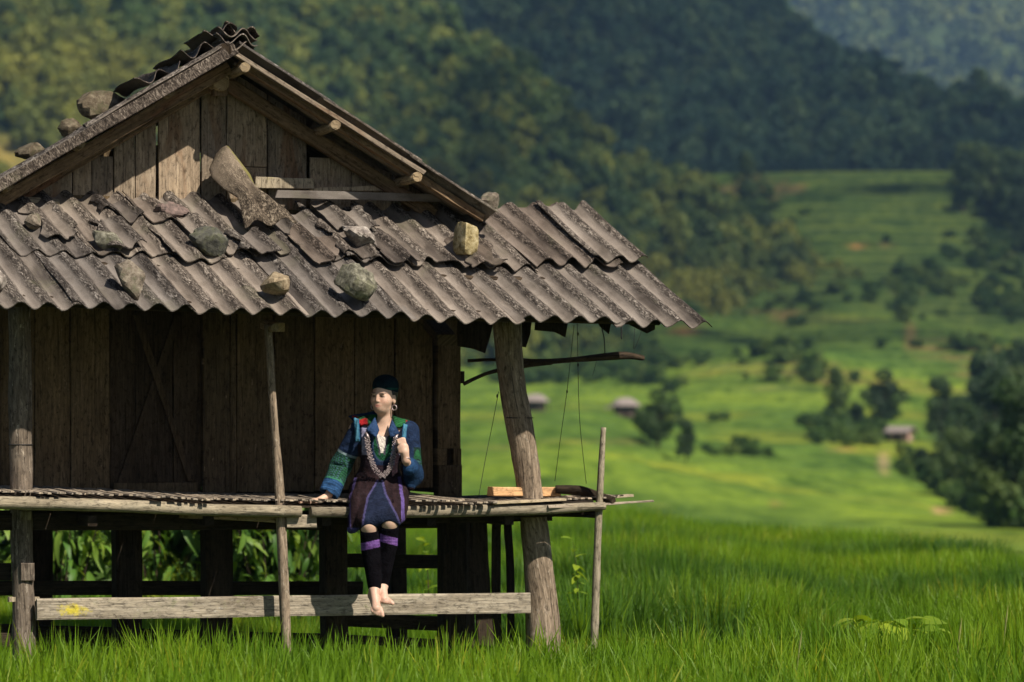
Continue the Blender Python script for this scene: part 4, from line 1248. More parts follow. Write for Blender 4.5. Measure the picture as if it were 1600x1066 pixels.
# the darker repair sheet and the lighter one over it at the hip end
corrugated('roof_sheet', P_o + Vector((0, 0, .036)), P_ac, P_al, P_n, porch_c(742, 0), porch_c(878, 0), -.08, .72, M['roof_dark'], hut, 81, rag=(.03, .03, .006, .006), warp=.014, lift=lambda s, t: 0.015 * s)
corrugated('roof_sheet', P_o + Vector((0, 0, .062)), P_ac, P_al, P_n, porch_c(838, 0), porch_c(926, 0), -.03, .70, M['roof'], hut, 82, rag=(.025, .012, .003, .003), warp=.006, lift=lambda s, t: 0.02 - 0.01 * t)
# broken shards slipped between the courses
sh = [(188, 250, .12, .42, .055, 'roof_dark', .10), (130, 178, .10, .32, .05, 'roof_dark', -.05), (240, 285, .35, .72, .07, 'roof', .06), (300, 350, .50, .80, .06, 'roof', -.1), (400, 450, .42, .80, .05, 'roof_dark', .12), (455, 500, .40, .78, .06, 'roof', .0),
      (478, 540, .08, .42, .075, 'roof', .15), (95, 150, .40, .74, .05, 'roof', -.1), (520, 560, .44, .80, .055, 'roof_dark', .0), (10, 60, .30, .72, .05, 'roof', .1), (640, 690, .45, .80, .045, 'roof_dark', 0)]
for i, (a, b, l0, l1, dz, mt, yaw) in enumerate(sh):
    corrugated('roof_shard', P_o + Vector((0, 0, dz)), (P_ac + P_al * yaw * .3), P_al, P_n, porch_c(a, 0), porch_c(b, 0), l0, l1, M[mt], hut, 90 + i, rag=(.05, .05, .03, .03), warp=.01, lift=lambda s, t: 0.012 * s + 0.01 * t)

# ---- upper roof sheets (left slope seen from the top edge, right slope from beneath)
def slope_sheets(sign, TB, l_end, n_cells, mat):
    al = Vector((sign, 0, -TB)).normalized()
    ac = Vector((0, 1, -SAG * (1.0 if sign < 0 else 0.5)))       # towards the back
    nrm = al.cross(ac).normalized()
    if nrm.z < 0: nrm = -nrm
    o = Vector((RU, -RN, RZ))
    L = l_end
    cut = [0.0, L * 0.36, L * 0.70, L]
    for i in range(3):
        for j in range(3):
            c0, c1 = j * 1.02, j * 1.02 + 1.06
            corrugated('roof_sheet', o + nrm * (0.012 * (2 - i) + 0.004 * j), ac, al, nrm, c0, c1, cut[i] + (.02 if i == 0 else -.08), cut[i + 1] + .02, mat, hut, 120 + i * 3 + j + (20 if sign > 0 else 0), rag=(.01, .015, .004, .004), phase=-0.035, warp=.004, segl=8)
    return al, ac, nrm, o
Ll = (Vector((lf.x, 0, lf.z)) - Vector((ap.x, 0, ap.z))).length
Lr = (Vector((rt.x, 0, rt.z)) - Vector((ap.x, 0, ap.z))).length
lal, lac, lnr, lo_ = slope_sheets(-1, TBL, Ll + 1.3, 0, M['roof'])
ral, rac, rnr, ro_ = slope_sheets(1, TBR, Lr + .02, 0, M['roof'])
# rafters and purlins under it
def rake_bar(name, sign, n, l0, l1, drop, w, h, mat):
    al, nr = (lal, lnr) if sign < 0 else (ral, rnr)
    o = Vector((RU, -n, RZ - SAG * (RN - n) * (1.0 if sign < 0 else .5)))
    bar(name, o + al * l0 - nr * drop, o + al * l1 - nr * drop, w, h, mat, hut, up=nr)
rake_bar('rake_strip', -1, .49, 0.0, Ll + 1.25, .022, .022, .075, M['roof_edge'])
rake_bar('rafter', -1, .22, 0.02, Ll + 1.2, .105, .05, .085, M['beam_wood'])
rake_bar('rafter', -1, .06, 0.02, Ll + 1.2, .125, .05, .10, M['beam_wood'])
rake_bar('rafter', 1, .40, 0.10, Lr - .02, .062, .05, .05, M['beam_wood'])
rake_bar('rafter', 1, .07, 0.06, Lr - .25, .14, .06, .09, M['beam_wood'])
rake_bar('batten', 1, .24, 0.10, Lr - .1, .052, .07, .022, M['gable_wood'])
rake_bar('batten', 1, .47, 0.02, Lr * .74, .040, .045, .03, M['gable_wood'])
for l in (0.14, 0.86, 1.52):
    p = ro_ + ral * l - rnr * .085
    pole('purlin', [p + Vector((0, 0.01, 0)), p + Vector((0, 1.4, -.05)), p + Vector((0, 2.9, -.1))], [.034, .034, .034], M['pole_wood'], hut, 10, .004, 3)
for l in (0.5, 1.2, 1.75):
    p = lo_ + lal * l - lnr * .06
    pole('purlin', [p + Vector((0, 0.12, 0)), p + Vector((0, 1.4, -.12)), p + Vector((0, 2.9, -.25))], [.03, .03, .03], M['pole_wood'], hut, 10, .004, 3)
rp = HL(346, 128, .22)
pole('ridge_pole', [rp, rp + Vector((0, 1.2, -.05)), rp + Vector((0, 2.6, -.14))], [.058, .06, .06], M['pole_wood'], hut, 12, .006, 3)
bar('king_block', HL(342, 100, .12), HL(342, 150, .12), .10, .09, M['beam_wood'], hut, up=Vector((0, 1, 0)))
# ridge caps: a curled tile and two broken wavy pieces beside it
def cap_piece(pxa, pya, pxb, pyb, n, depth, mat, seed, dz=0.0):
    a, b = HL(pxa, pya, n), HL(pxb, pyb, n)
    ac = (b - a).normalized(); L = (b - a).length
    al = Vector((0, 1, -.06)); nr = ac.cross(al).normalized()
    if nr.z < 0: nr = -nr
    corrugated('ridge_piece', a + nr * dz, ac, al, nr, 0, L, 0, depth, mat, hut, seed, rag=(.03, .03, .01, .01), phase=0.0, warp=.02, amp=.034)
cap_piece(212, 128, 282, 96, .42, .6, M['roof_dark'], 201)
cap_piece(282, 88, 352, 62, .44, .7, M['roof_dark'], 202)
cap_piece(338, 58, 402, 66, .50, .8, M['roof'], 203)
cap_piece(345, 66, 398, 74, .47, .8, M['roof'], 204)
cap_piece(322, 64, 372, 54, .44, .5, M['roof_dark'], 205, .035)
cap_piece(340, 55, 400, 60, .49, .6, M['roof'], 206, .03)
cap_piece(352, 52, 404, 62, .44, .7, M['roof_edge'], 207, .045)
pole('ridge_end', [HL(352, 78, .50), HL(352, 78, .3)], [.045, .05], M['bark'], hut, 10, .01, 3)

# ---- lower edge trim where the porch roof meets the gable: loose boards and flashing strips
px_board('flashing_board', [(398, 294), (492, 295), (490, 279), (400, 276)], .10, .05, M['pale_board'], hut)
px_board('flashing_board', [(430, 309), (696, 316), (694, 304), (560, 300), (434, 297)], .22, .03, M['roof'], hut)
px_board('flashing_board', [(470, 299), (640, 297), (638, 288), (500, 293)], .06, .02, M['pale_board'], hut)
pole('eave_pole', [HL(-10, 318, .10), HL(40, 314, .10), HL(92, 318, .10)], [.03, .03, .025], M['bamboo'], hut, 10, .003)

# ---- porch posts
def pp(px, py, n): return HL(px, py, n)
pole('porch_post', [pp(30, 480, .64), pp(31, 640, .64), pp(33, 775, .64), pp(36, 900, .64), pp(38, 1000, .64), pp(39, 1085, .64)], [.070, .073, .072, .070, .074, .085], M['post_wood'], hut, 18, .016)
pole('porch_post', [pp(790, 500, .64), pp(800, 600, .64), pp(818, 700, .64), pp(829, 780, .64), pp(838, 860, .64), pp(848, 960, .64), pp(850, 1090, .64)], [.098, .092, .092, .086, .098, .112, .125], M['post_wood'], hut, 20, .016)
pole('slim_pole', [pp(418, 508, .93), pp(426, 620, .93), pp(436, 760, .93), pp(441, 860, .93), pp(447, 1000, .93), pp(449, 1085, .93)], [.024, .026, .029, .034, .033, .033], M['post_wood'], hut, 12, .008)
pole('slim_pole', [pp(419, 512, .80), pp(430, 512, 1.10)], [.03, .026], M['pole_wood'], hut, 8, .004, 3)
# tie wire round posts, wooden pegs and notches
def ring(name, c, rad, thick, mat, parent, tilt=(0, 0)):
    V, Fc = [], []
    for i in range(20):
        a = i / 20 * 6.283
        for j in range(5):
            b = j / 5 * 6.283
            V.append((c[0] + (rad + thick * math.cos(b)) * math.cos(a), c[1] + (rad + thick * math.cos(b)) * math.sin(a), c[2] + thick * math.sin(b) + tilt[0] * rad * math.cos(a)))
    for i in range(20):
        for j in range(5):
            Fc.append((i * 5 + j, ((i + 1) % 20) * 5 + j, ((i + 1) % 20) * 5 + (j + 1) % 5, i * 5 + (j + 1) % 5))
    return link(name, make_mesh(name, V, Fc, mat, smooth=True), parent)
ring('tie_wire', pp(32, 695, .64), .076, .004, M['wire'], hut)
ring('tie_wire', pp(811, 653, .64), .096, .003, M['wire'], hut)
px_board('peg', [(33, 908), (54, 908), (54, 880), (33, 880)], .73, .08, M['post_wood'], hut)
px_board('peg', [(32, 813), (49, 813), (49, 799), (32, 799)], .73, .08, M['pale_board'], hut)
px_board('peg', [(14, 941), (62, 939), (62, 933), (14, 933)], .68, .04, M['pale_board'], hut)

# ---- porch roof structure
zpur = lambda n, u=0.0: tz - n * TA - .075 - .02 * u
for n_, a, b, rr in ((1.22, -60, 1030, .035), (0.78, -60, 905, .045), (0.25, -60, 780, .035)):
    A, B = HL(a, 480, n_), HL(b, 480, n_)
    pole('eave_purlin', [(A.x, -n_, zpur(n_, A.x)), ((A.x + B.x) / 2, -n_, zpur(n_, (A.x + B.x) / 2) - .01), (B.x, -n_, zpur(n_, B.x))], [rr, rr, rr], M['bark'], hut, 10, .006, 5)
for px_ in (20, 230, 432, 640, 800):
    c = HL(px_, 480, 1.1).x
    bar('porch_rafter', (c, .05, zpur(0, c) - .05), (c + .04, -1.15, zpur(1.15, c) - .04), .06, .07, M['dark_wood'], hut)
bar('beam_end', HL(676, 505, .15), HL(698, 532, .62), .13, .075, M['wall_wood'], hut)
bar('beam_end', HL(415, 508, .3), HL(436, 512, .8), .07, .06, M['pole_wood'], hut)
# dark broken ends of the roof beyond the corner
for pts, n_ in (([(716, 478), (716, 541), (740, 545), (758, 552), (765, 530), (778, 478)], .35), ([(815, 478), (815, 541), (822, 543), (829, 522), (834, 478)], .55), ([(838, 478), (836, 516), (868, 519), (884, 527), (893, 478)], .9),
                ([(925, 478), (938, 510), (952, 522), (960, 478)], 1.0), ([(965, 478), (985, 508), (1012, 521), (1024, 515), (1026, 478)], 1.05)):
    px_board('roof_end_piece', pts[::-1], n_, .015, M['dark_wood'], hut)

# ---- porch deck
def beam_y(px): return float(np.interp(px, [-60, 30, 200, 330, 430, 560, 700, 850, 960, 1020], [784, 786, 791, 797, 799, 800, 798, 795, 789, 785]))
pole('bamboo_beam', [HL(x, beam_y(x), 1.0) for x in (-60, 80, 200, 320, 470)], [.040, .041, .040, .040, .036], M['bamboo'], hut, 14, .003, 8, nodes=.42)
pole('bamboo_beam', [HL(x, beam_y(x) + 1, .99) for x in (485, 600, 740, 860, 945)], [.034, .038, .040, .036, .026], M['bamboo'], hut, 14, .003, 8, nodes=.38)
bar('deck_board', HL(855, 792, 1.02), HL(1021, 783, .92), .05, .022, M['slat'], hut, taper=.45)
bar('deck_board', HL(870, 785, .75), HL(985, 775, .7), .09, .018, M['pale_board'], hut)
bar('deck_board', HL(770, 786, 1.00), HL(880, 781, .98), .09, .018, M['pale_board'], hut)
pole('bamboo_beam', [HL(795, 803, .80), HL(880, 800, .80), HL(930, 802, .80)], [.03, .034, .032], M['bark'], hut, 12, .008)
bar('floor_beam', HL(-60, 815, .62), HL(500, 815, .62), .07, .11, M['dark_wood'], hut)
bar('floor_beam', HL(505, 812, .62), HL(860, 806, .62), .06, .07, M['dark_wood'], hut)
bar('floor_beam', HL(283, 803, .86), HL(488, 813, .90), .06, .055, M['pole_wood'], hut)
bar('floor_beam', HL(446, 815, .94), HL(493, 815, .94), .07, .085, M['block_wood'], hut)
for px_ in (120, 300, 480, 640, 760):
    c = HL(px_, 810, .5)
    bar('joist', (c.x, 0.2, c.z - .0), (c.x, -.95, c.z - .0), .06, .07, M['dark_wood'], hut)
for i in range(6):  # added sheet under the slats, blocks sun coming through their gaps
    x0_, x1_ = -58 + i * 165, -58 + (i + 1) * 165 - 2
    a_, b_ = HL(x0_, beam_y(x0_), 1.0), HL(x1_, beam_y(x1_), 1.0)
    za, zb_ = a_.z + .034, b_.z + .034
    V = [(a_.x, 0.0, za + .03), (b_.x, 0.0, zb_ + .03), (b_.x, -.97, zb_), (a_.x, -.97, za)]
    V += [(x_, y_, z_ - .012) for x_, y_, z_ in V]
    link('deck_sun_block', make_mesh('deck_sun_block', V, [(3, 2, 1, 0), (4, 5, 6, 7), (0, 1, 5, 4), (1, 2, 6, 5), (2, 3, 7, 6), (3, 0, 4, 7)], M['dark_wood'], uv=[(v[0], v[1]) for v in V]), hut)
# loose-laid bamboo slats, ragged at the front
SLAT_ME = []
for i in range(6):
    V, U = [], []
    for t in range(6):
        f = t / 5
        zz = 0.006 * mnoise.noise(Vector((f * 3, i * 7.7, 0)))
        xx = 0.012 * mnoise.noise(Vector((f * 2, i * 3.3, 5)))
        for (x, z) in ((-.0125, 0), (-.009, .009), (.009, .009), (.0125, 0)):
            V.append((x + xx, -f, z + zz)); U.append((f, x))
    Fc = []
    for t in range(5):
        for k in range(4):
            k2 = (k + 1) % 4
            Fc.append((t * 4 + k, t * 4 + 4 + k, t * 4 + 4 + k2, t * 4 + k2))
    Fc += [(3, 2, 1, 0), (20, 21, 22, 23)]
    Fc = [f[::-1] for f in Fc]
    SLAT_ME.append(make_mesh('deck_slat', V, Fc, M['slat'], uv=U))
r = random.Random(31)
x = -58.0
cnt = 0
while x < 985 and cnt < 290:
    front = 1.0
    over = 0.02
    if 55 < x < 95: over = r.uniform(0.02, .06)
    elif 120 < x < 230: over = r.choice([-.05, -.02, .04])
    elif 235 < x < 330: over = r.uniform(.05, .10)
    elif 330 < x < 500: over = r.uniform(-.05, .0)
    elif 500 < x < 640: over = r.uniform(-.04, .02)
    elif 640 < x < 775: over = r.uniform(.06, .11)
    else: over = r.uniform(-.12, -.02)
    n_f = 1.0 + over
    p = HL(x, beam_y(x), 1.0)
    zf = p.z + .044
    back = -0.02 if x < 880 else 0.35 + r.uniform(0, .15)
    zb = zf + (.035 if x < 720 else 0.0)
    L = n_f - back
    o = link('deck_slat', r.choice(SLAT_ME), hut)
    sc_ = r.uniform(.85, 1.3)
    skew = r.uniform(-.04, .04)
    o.matrix_local = Matrix(((sc_, -skew * L, 0, p.x), (0, L, 0, -back), (0, (zb - zf) + (.05 * max(0, over) if over > .05 else 0), 1.1, zb + r.uniform(0, .008)), (0, 0, 0, 1)))
    x += 5.7 * sc_ * r.uniform(1.0, 1.35)
    cnt += 1

# ---- lower rail and the frame beneath the floor
A, B = HL(57, 952, .76), HL(828, 942, .76)
bar('lower_rail', A, B, .045, .135, M['rail_wood'], hut, segs=16, wob=.003)
for px_, w, n_, mt in ((197, 42, -.02, 'dark_wood'), (337, 45, -.02, 'dark_wood'), (520, 38, -.02, 'dark_wood'), (618, 28, -1.4, 'dark_wood'), (706, 42, -.02, 'dark_wood'), (724, 26, -.6, 'dark_wood'), (60, 40, -1.6, 'dark_wood')):
    a = HL(px_, 800, n_)
    bar('stilt', (a.x, -n_, a.z), (a.x + .01, -n_, -.5), w / 238, .16, M[mt], hut, up=Vector((0, 1, 0)))
for x0, y0, x1, y1, h, n_ in ((-60, 919, 566, 919, .095, -.35), (540, 876, 690, 878, .095, -.35), (540, 968, 690, 975, .10, -.35), (-60, 988, 500, 1005, .13, -.6), (540, 1000, 690, 1005, .06, .1)):
    bar('brace_rail', HL(x0, y0, n_), HL(x1, y1, n_), .05, h, M['dark_wood'], hut)
bar('brace_rail', HL(-60, 893, .5), HL(16, 893, .5), .05, .11, M['dark_wood'], hut)
bar('brace_rail', HL(-60, 998, .6), HL(22, 1000, .6), .05, .09, M['dark_wood'], hut)
bar('floor_sill', HL(-60, 812, -.1), HL(720, 812, -.1), .10, .12, M['dark_wood'], hut)
for (a, b, w) in (((748, 812), (757, 1010), 27), ((776, 812), (777, 1010), 14), ((793, 812), (800, 1010), 12)):
    P0, P1 = HL(a[0], a[1], .35), HL(b[0], b[1], .35)
    bar('paling', P0, P1, w / 238, .025, M['dark_wood'], hut, up=Vector((0, 1, 0)), wob=.008)

# ------------------------------------------------------------------ stones on the roofs
def stone(px, py, n, wpx, hpx, mat, label, seed, depth=None, block=False, roll=0.0):
    r = random.Random(seed)
    c = HL(px, py, n)
    wc = to_world(c)
    sx = wpx / F * wc.y / 2; sz = hpx / F * wc.y / 2; sy = depth or (sx + sz) * .5
    V, Fc = [], []
    nu, nv = 22, 14
    offs = [(Vector((r.uniform(-1, 1), r.uniform(-1, 1), r.uniform(-1, 1))).normalized(), r.uniform(.50, .80)) for _ in range(11 if not block else 3)]
    if block: offs += [(Vector(v), q) for v, q in (((1, .1, .05), .72), ((-1, -.1, .1), .72), ((0, 1, 0), .7), ((.2, -1, 0), .7), ((.25, 0, 1), .72), ((0, 0, -1), .8))]
    offs = [(v.normalized(), q) for v, q in offs]
    for j in range(nv + 1):
        ph = math.pi * j / nv
        for i in range(nu):
            th = 2 * math.pi * i / nu
            d = Vector((math.sin(ph) * math.cos(th), math.sin(ph) * math.sin(th), math.cos(ph)))
            k = 1 + (.22 if not block else .05) * mnoise.fractal(d * 1.8 + Vector((seed * 3.1, 0, 0)), 1, 2, 4)
            for v, q in offs:                          # flat chipped faces
                e = d.dot(v)
                if e > 1e-3: k = min(k, q / e * 1.0)
            k *= 1 + .02 * mnoise.noise(d * 9 + Vector((seed, 1, 1)))
            V.append((d.x * sx * k * 1.3, d.y * sy * k * 1.3, d.z * sz * k * 1.35))
    for j in range(nv):
        for i in range(nu):
            i2 = (i + 1) % nu
            Fc.append((j * nu + i, (j + 1) * nu + i, (j + 1) * nu + i2, j * nu + i2))
    me = make_mesh('roof_stone', V, Fc, M[mat], smooth=True)
    try: me.set_sharp_from_angle(angle=math.radians(28))
    except Exception: pass
    o = link('roof_stone', me)
    o.location = wc
    o.rotation_euler = (0, math.radians(roll) + r.uniform(-.06, .06), TH * .3)
    tag(o, label, 'stone', 'stones weighing down the roof')
    return o
def n_of(py): return float(np.interp(py, [322, 480], [0.0, 1.40]))
for (px_, py_, w, h, mt, lab, bl, rl) in [
    (55, 349, 34, 26, 'stone_brown', 'small brown stone near the roof top above the thick end post', False, 25),
    (163, 374, 48, 28, 'stone_green', 'flat mossy grey-green stone on the upper sheets over the door', False, 30),
    (263, 332, 54, 25, 'stone_red', 'long reddish flat stone resting just under the gable boards', False, 4),
    (330, 381, 66, 36, 'stone_dark', 'large dark slab stone leaning downhill below the loose curved sheet', False, 40),
    (205, 439, 58, 36, 'stone_brown', 'pointed brown stone on the lower sheets above the door', False, 42),
    (432, 441, 42, 38, 'stone_tan', 'rounded tan stone on the lower sheets above the slim pole', False, -15),
    (556, 444, 64, 42, 'stone_green', 'biggest pale green-grey boulder low on the porch roof', False, 24),
    (569, 371, 56, 30, 'stone_white', 'white-streaked stone in the middle of the upper sheets', False, 36),
    (728, 373, 37, 47, 'stone_yellow', 'squared yellow stone block beside the dark repair sheet', True, 4),
    (-2, 436, 28, 30, 'stone_white', 'pale stone cut by the picture edge on the lower sheets', False, 0)]:
    n_ = n_of(py_ + h * .30)
    o = stone(px_, py_, n_ + (.16 if px_ < 180 else .10), w, h, mt, lab, int(px_ + 7), block=bl, roll=rl)
for (px_, py_, n_, w, h, mt, lab) in [
    (156, 170, -.15, 62, 44, 'stone_moss', 'biggest mossy stone on the upper roof slope'),
    (110, 204, -.15, 42, 30, 'stone_moss', 'middle one of the three stones along the upper roof edge'),
    (50, 238, -.1, 46, 28, 'stone_moss', 'lowest dark rounded stone along the upper roof edge'),
    (766, 318, .25, 34, 26, 'stone_brown', 'rough brown stone tucked under the foot of the upper roof')]:
    stone(px_, py_, n_, w, h, mt, lab, int(px_ + 3))

# ------------------------------------------------------------------ loose things about the hut
# curved saddle-shaped sheet lying over the porch roof, its top end kicked up against the gable
def loose_sheet():
    pts = [(350, 246, .14, .085), (354, 258, .17, .12), (362, 272, .21, .135), (374, 289, .26, .11), (390, 304, .33, .085), (402, 316, .38, .12), (414, 332, .44, .16), (424, 352, .52, .185)]
    V, U, K = [], [], []
    nc = 22
    for i, (x_, y_, n_, hw) in enumerate(pts):
        c = HL(x_, y_, n_)
        t = i / (len(pts) - 1)
        for j in range(nc + 1):
            s = j / nc * 2 - 1
            one = math.cos(s * 1.75)                          # single hump at the top
            two = 0.5 - 0.5 * math.cos((s + 1) * math.pi * 2 + 0.2)   # two waves at the foot
            f = max(0, min(1, (t - .35) / .4))
            d = (1 - f) * (0.085 * one) + f * 0.05 * two
            d += .006 * mnoise.noise(Vector((s * 3, t * 5, 2)))
            ww = hw * (1 - .0 * t)
            lon = .025 * mnoise.noise(Vector((s * 2.5, i * 9, 7))) if i in (0, len(pts) - 1) else 0
            p = c + Vector((ww * s, .25 * ww * s * .4, .12 * ww * s)) + Vector((0, -.5, .87)) * d + Vector((.5, -.6, -.5)) * lon
            V.append(tuple(to_world(p))); U.append((s * .15, t * .9)); K.append(.24 + .22 * f)
    n1 = len(V)
    off = Vector((NX * .5, NY * .5, .85)) * .008
    V += [tuple(Vector(v) - off) for v in V]; U += U; K += K
    W_ = nc + 1; Fc = []
    nl = len(pts) - 1
    for i in range(nl):
        for j in range(nc):
            a = i * W_ + j
            Fc.append((a, a + W_, a + W_ + 1, a + 1)); Fc.append((n1 + a, n1 + a + 1, n1 + a + W_ + 1, n1 + a + W_))
    rim = [j for j in range(nc)] + [i * W_ + nc for i in range(nl)] + [nl * W_ + j for j in range(nc, 0, -1)] + [i * W_ for i in range(nl, 0, -1)]
    for k in range(len(rim)):
        a, b = rim[k], rim[(k + 1) % len(rim)]
        Fc.append((a, b, n1 + b, n1 + a))
    o = link('loose_roof_sheet', make_mesh('loose_roof_sheet', V, Fc, M['roof_moss'], uv=U, fattr={'crest': K}, smooth=True))
    tag(o, 'curled broken sheet with mossy top propped against the gable boards', 'roof sheet')
loose_sheet()

def wpole(name, pts, rads, mat, label, cat, **k):
    o = pole(name, [to_world(HL(*p)) for p in pts], rads, mat, None, **k)
    return tag(o, label, cat)
wpole('bamboo_stake', [(943, 668, .95), (939, 740, .95), (934, 840, .95), (931, 930, .95), (927, 1060, .95)], [.016, .022, .025, .026, .026], M['bamboo'], 'tall bamboo stake standing in the rice by the deck end', 'stake', nodes=.33, bump=.002, sides=12)
b = empty('forked_branch', to_world(HL(870, 565, .42)))
tag(b, 'dark forked dead branch hanging on wires under the eave', 'branch')
for nm, pts, rr in (('main_limb', [(731, 564, .42), (790, 562, .42), (850, 566, .42), (920, 560, .42), (975, 556, .42), (1006, 560, .42)], [.010, .013, .020, .022, .026, .018]),
                    ('side_limb', [(724, 600, .41), (765, 582, .42), (815, 572, .42), (862, 565, .42)], [.011, .014, .018, .020])):
    pole(nm, [to_world(HL(*p)) - b.location for p in pts], rr, M['bark'], b, 10, .008)
wpole('deck_branch', [(868, 764, .70), (905, 766, .75), (935, 776, .85), (958, 782, .98)], [.026, .034, .034, .022], M['bark'], 'thick dark branch lying on the deck end beside the stake', 'branch', bump=.01)
w_ = bar('timber_block', to_world(HL(766, 768, .66)), to_world(HL(871, 768, .62)), .10, .062, M['fresh_wood'])
tag(w_, 'fresh-cut pale timber block lying behind the leaning post', 'timber')
def wire(pts, label, rad=.0022, knots=()):
    o = pole('hanging_wire', [to_world(HL(*p)) for p in pts], [rad] * len(pts), M['wire'], None, 5, .0004, 5)
    tag(o, label, 'wire', 'wires hanging from the eave')
    for (kx, ky, kn) in knots:
        c = to_world(HL(kx, ky, kn))
        pole('knot', [c + Vector((0, 0, .012)), c, c - Vector((0, 0, .012))], [.003, .007, .003], M['wire'], o, 6, .001, 3)
wire([(897, 508, .42), (886, 610, .42), (875, 690, .42), (867, 752, .42)], 'slanting thin wire from the eave down to the deck end', knots=[(886, 612, .42)])
wire([(902, 505, .42), (903, 570, .42), (906, 660, .42), (916, 756, .42)], 'upright thin wire crossing the forked branch down to the deck', knots=[(903, 570, .42), (903, 522, .42)])
wire([(779, 612, .7), (770, 660, .7), (758, 720, .7), (748, 776, .7)], 'thin wire slanting behind the leaning post to the deck', knots=[(777, 619, .7)])
wire([(940, 512, .42), (944, 530, .42), (945, 552, .42)], 'short knotted wire tying the branch to the eave', rad=.004)
wire([(992, 510, .42), (990, 545, .42)], 'straight wire holding the thick end of the branch', rad=.002)
wire([(1003, 516, .42), (996, 535, .42), (991, 546, .42)], 'slanting wire holding the thick end of the branch', rad=.002)
wire([(971, 508, .42), (971, 530, .42)], 'short thick wire end dangling free from the eave', rad=.005)
wire([(932, 565, .42), (926, 587, .42)], 'loose wire tail below the forked branch', rad=.002)

# ------------------------------------------------------------------ field huts far off
def field_hut(px, py, wpx, label, wall, rz, thatch=True):
    p = ground_hit(px, py)
    W2 = wpx / F * p.y / 2
    t = empty('field_hut', p, rz)
    tag(t, label, 'hut', 'small field huts in the valley')
    h = W2 * .75
    def bx(name, x0, x1, y0, y1, z0, z1, mt):
        V = [(x0, y0, z0), (x1, y0, z0), (x1, y1, z0), (x0, y1, z0), (x0, y0, z1), (x1, y0, z1), (x1, y1, z1), (x0, y1, z1)]
        return link(name, make_mesh(name, V, [(0, 3, 2, 1), (4, 5, 6, 7), (0, 1, 5, 4), (1, 2, 6, 5), (2, 3, 7, 6), (3, 0, 4, 7)], mt), t)
    bx('wall', -W2 * .66, W2 * .66, -W2 * .5, W2 * .5, 0, h, wall)
    bx('doorway', -W2 * .2, W2 * .1, -W2 * .52, -W2 * .49, 0, h * .8, M['dark_wood'])
    for sx in (-1, 1):
        for sy in (-1, 1): bx('post', sx * W2 * .85 - .05, sx * W2 * .85 + .05, sy * W2 * .75 - .05, sy * W2 * .75 + .05, -.3, h, M['dark_wood'])
    if thatch:
        V, Fc = [], []
        nu = 20
        for j, (k, z) in enumerate(((1.0, h * .90), (.99, h * 1.0), (.72, h * 1.32), (.45, h * 1.58), (.22, h * 1.66))):
            for i in range(nu):
                a = i / nu * 6.283
                c_, s_ = math.cos(a), math.sin(a)
                q = k * (1 + .05 * mnoise.noise(Vector((c_ * 3, s_ * 3, j))))
                V.append((W2 * q * math.copysign(abs(c_) ** .5, c_), W2 * .85 * q * math.copysign(abs(s_) ** .5, s_), z))
        for j in range(4):
            for i in range(nu): Fc.append((j * nu + i, j * nu + (i + 1) % nu, (j + 1) * nu + (i + 1) % nu, (j + 1) * nu + i))
        Fc.append(tuple(range(nu - 1, -1, -1))); Fc.append(tuple(4 * nu + i for i in range(nu)))
        link('roof', make_mesh('hut_roof', V, Fc, M['thatch'], smooth=True), t)
        V = [(-W2 * 1.35, -W2 * 1.0, h * .75), (-W2 * .5, -W2 * 1.0, h * 1.1), (-W2 * .5, W2 * .6, h * 1.1), (-W2 * 1.35, W2 * .6, h * .75)]
        V += [(x, y, z - .08) for x, y, z in V]
        link('lean_to_roof', make_mesh('lean_to', V, [(0, 1, 2, 3), (7, 6, 5, 4), (0, 4, 5, 1), (1, 5, 6, 2), (2, 6, 7, 3), (3, 7, 4, 0)], M['thatch']), t)
    else:
        V = [(-W2, -W2 * .8, h * .9), (W2, -W2 * .8, h * .9), (W2, 0, h * 1.45), (-W2, 0, h * 1.45), (W2, W2 * .8, h * .9), (-W2, W2 * .8, h * .9)]
        V += [(x, y, z - .1) for x, y, z in V]
        link('roof', make_mesh('hut_roof', V, [(0, 1, 2, 3), (3, 2, 4, 5), (9, 8, 7, 6), (11, 10, 8, 9), (0, 6, 7, 1), (1, 7, 8, 2), (2, 8, 10, 4), (4, 10, 11, 5), (5, 11, 9, 3), (3, 9, 6, 0)], M['thatch']), t)
field_hut(977, 652, 48, 'thatched field hut with a lean-to above the tree clump', M['hut_wall'], .1)
field_hut(836, 643, 44, 'thatched field hut half hidden by the leaning post', M['hut_wall'], -.2)
field_hut(1408, 690, 44, 'small plank hut with pitched roof beside the dark trees', M['hut_wall_pink'], -.6, False)
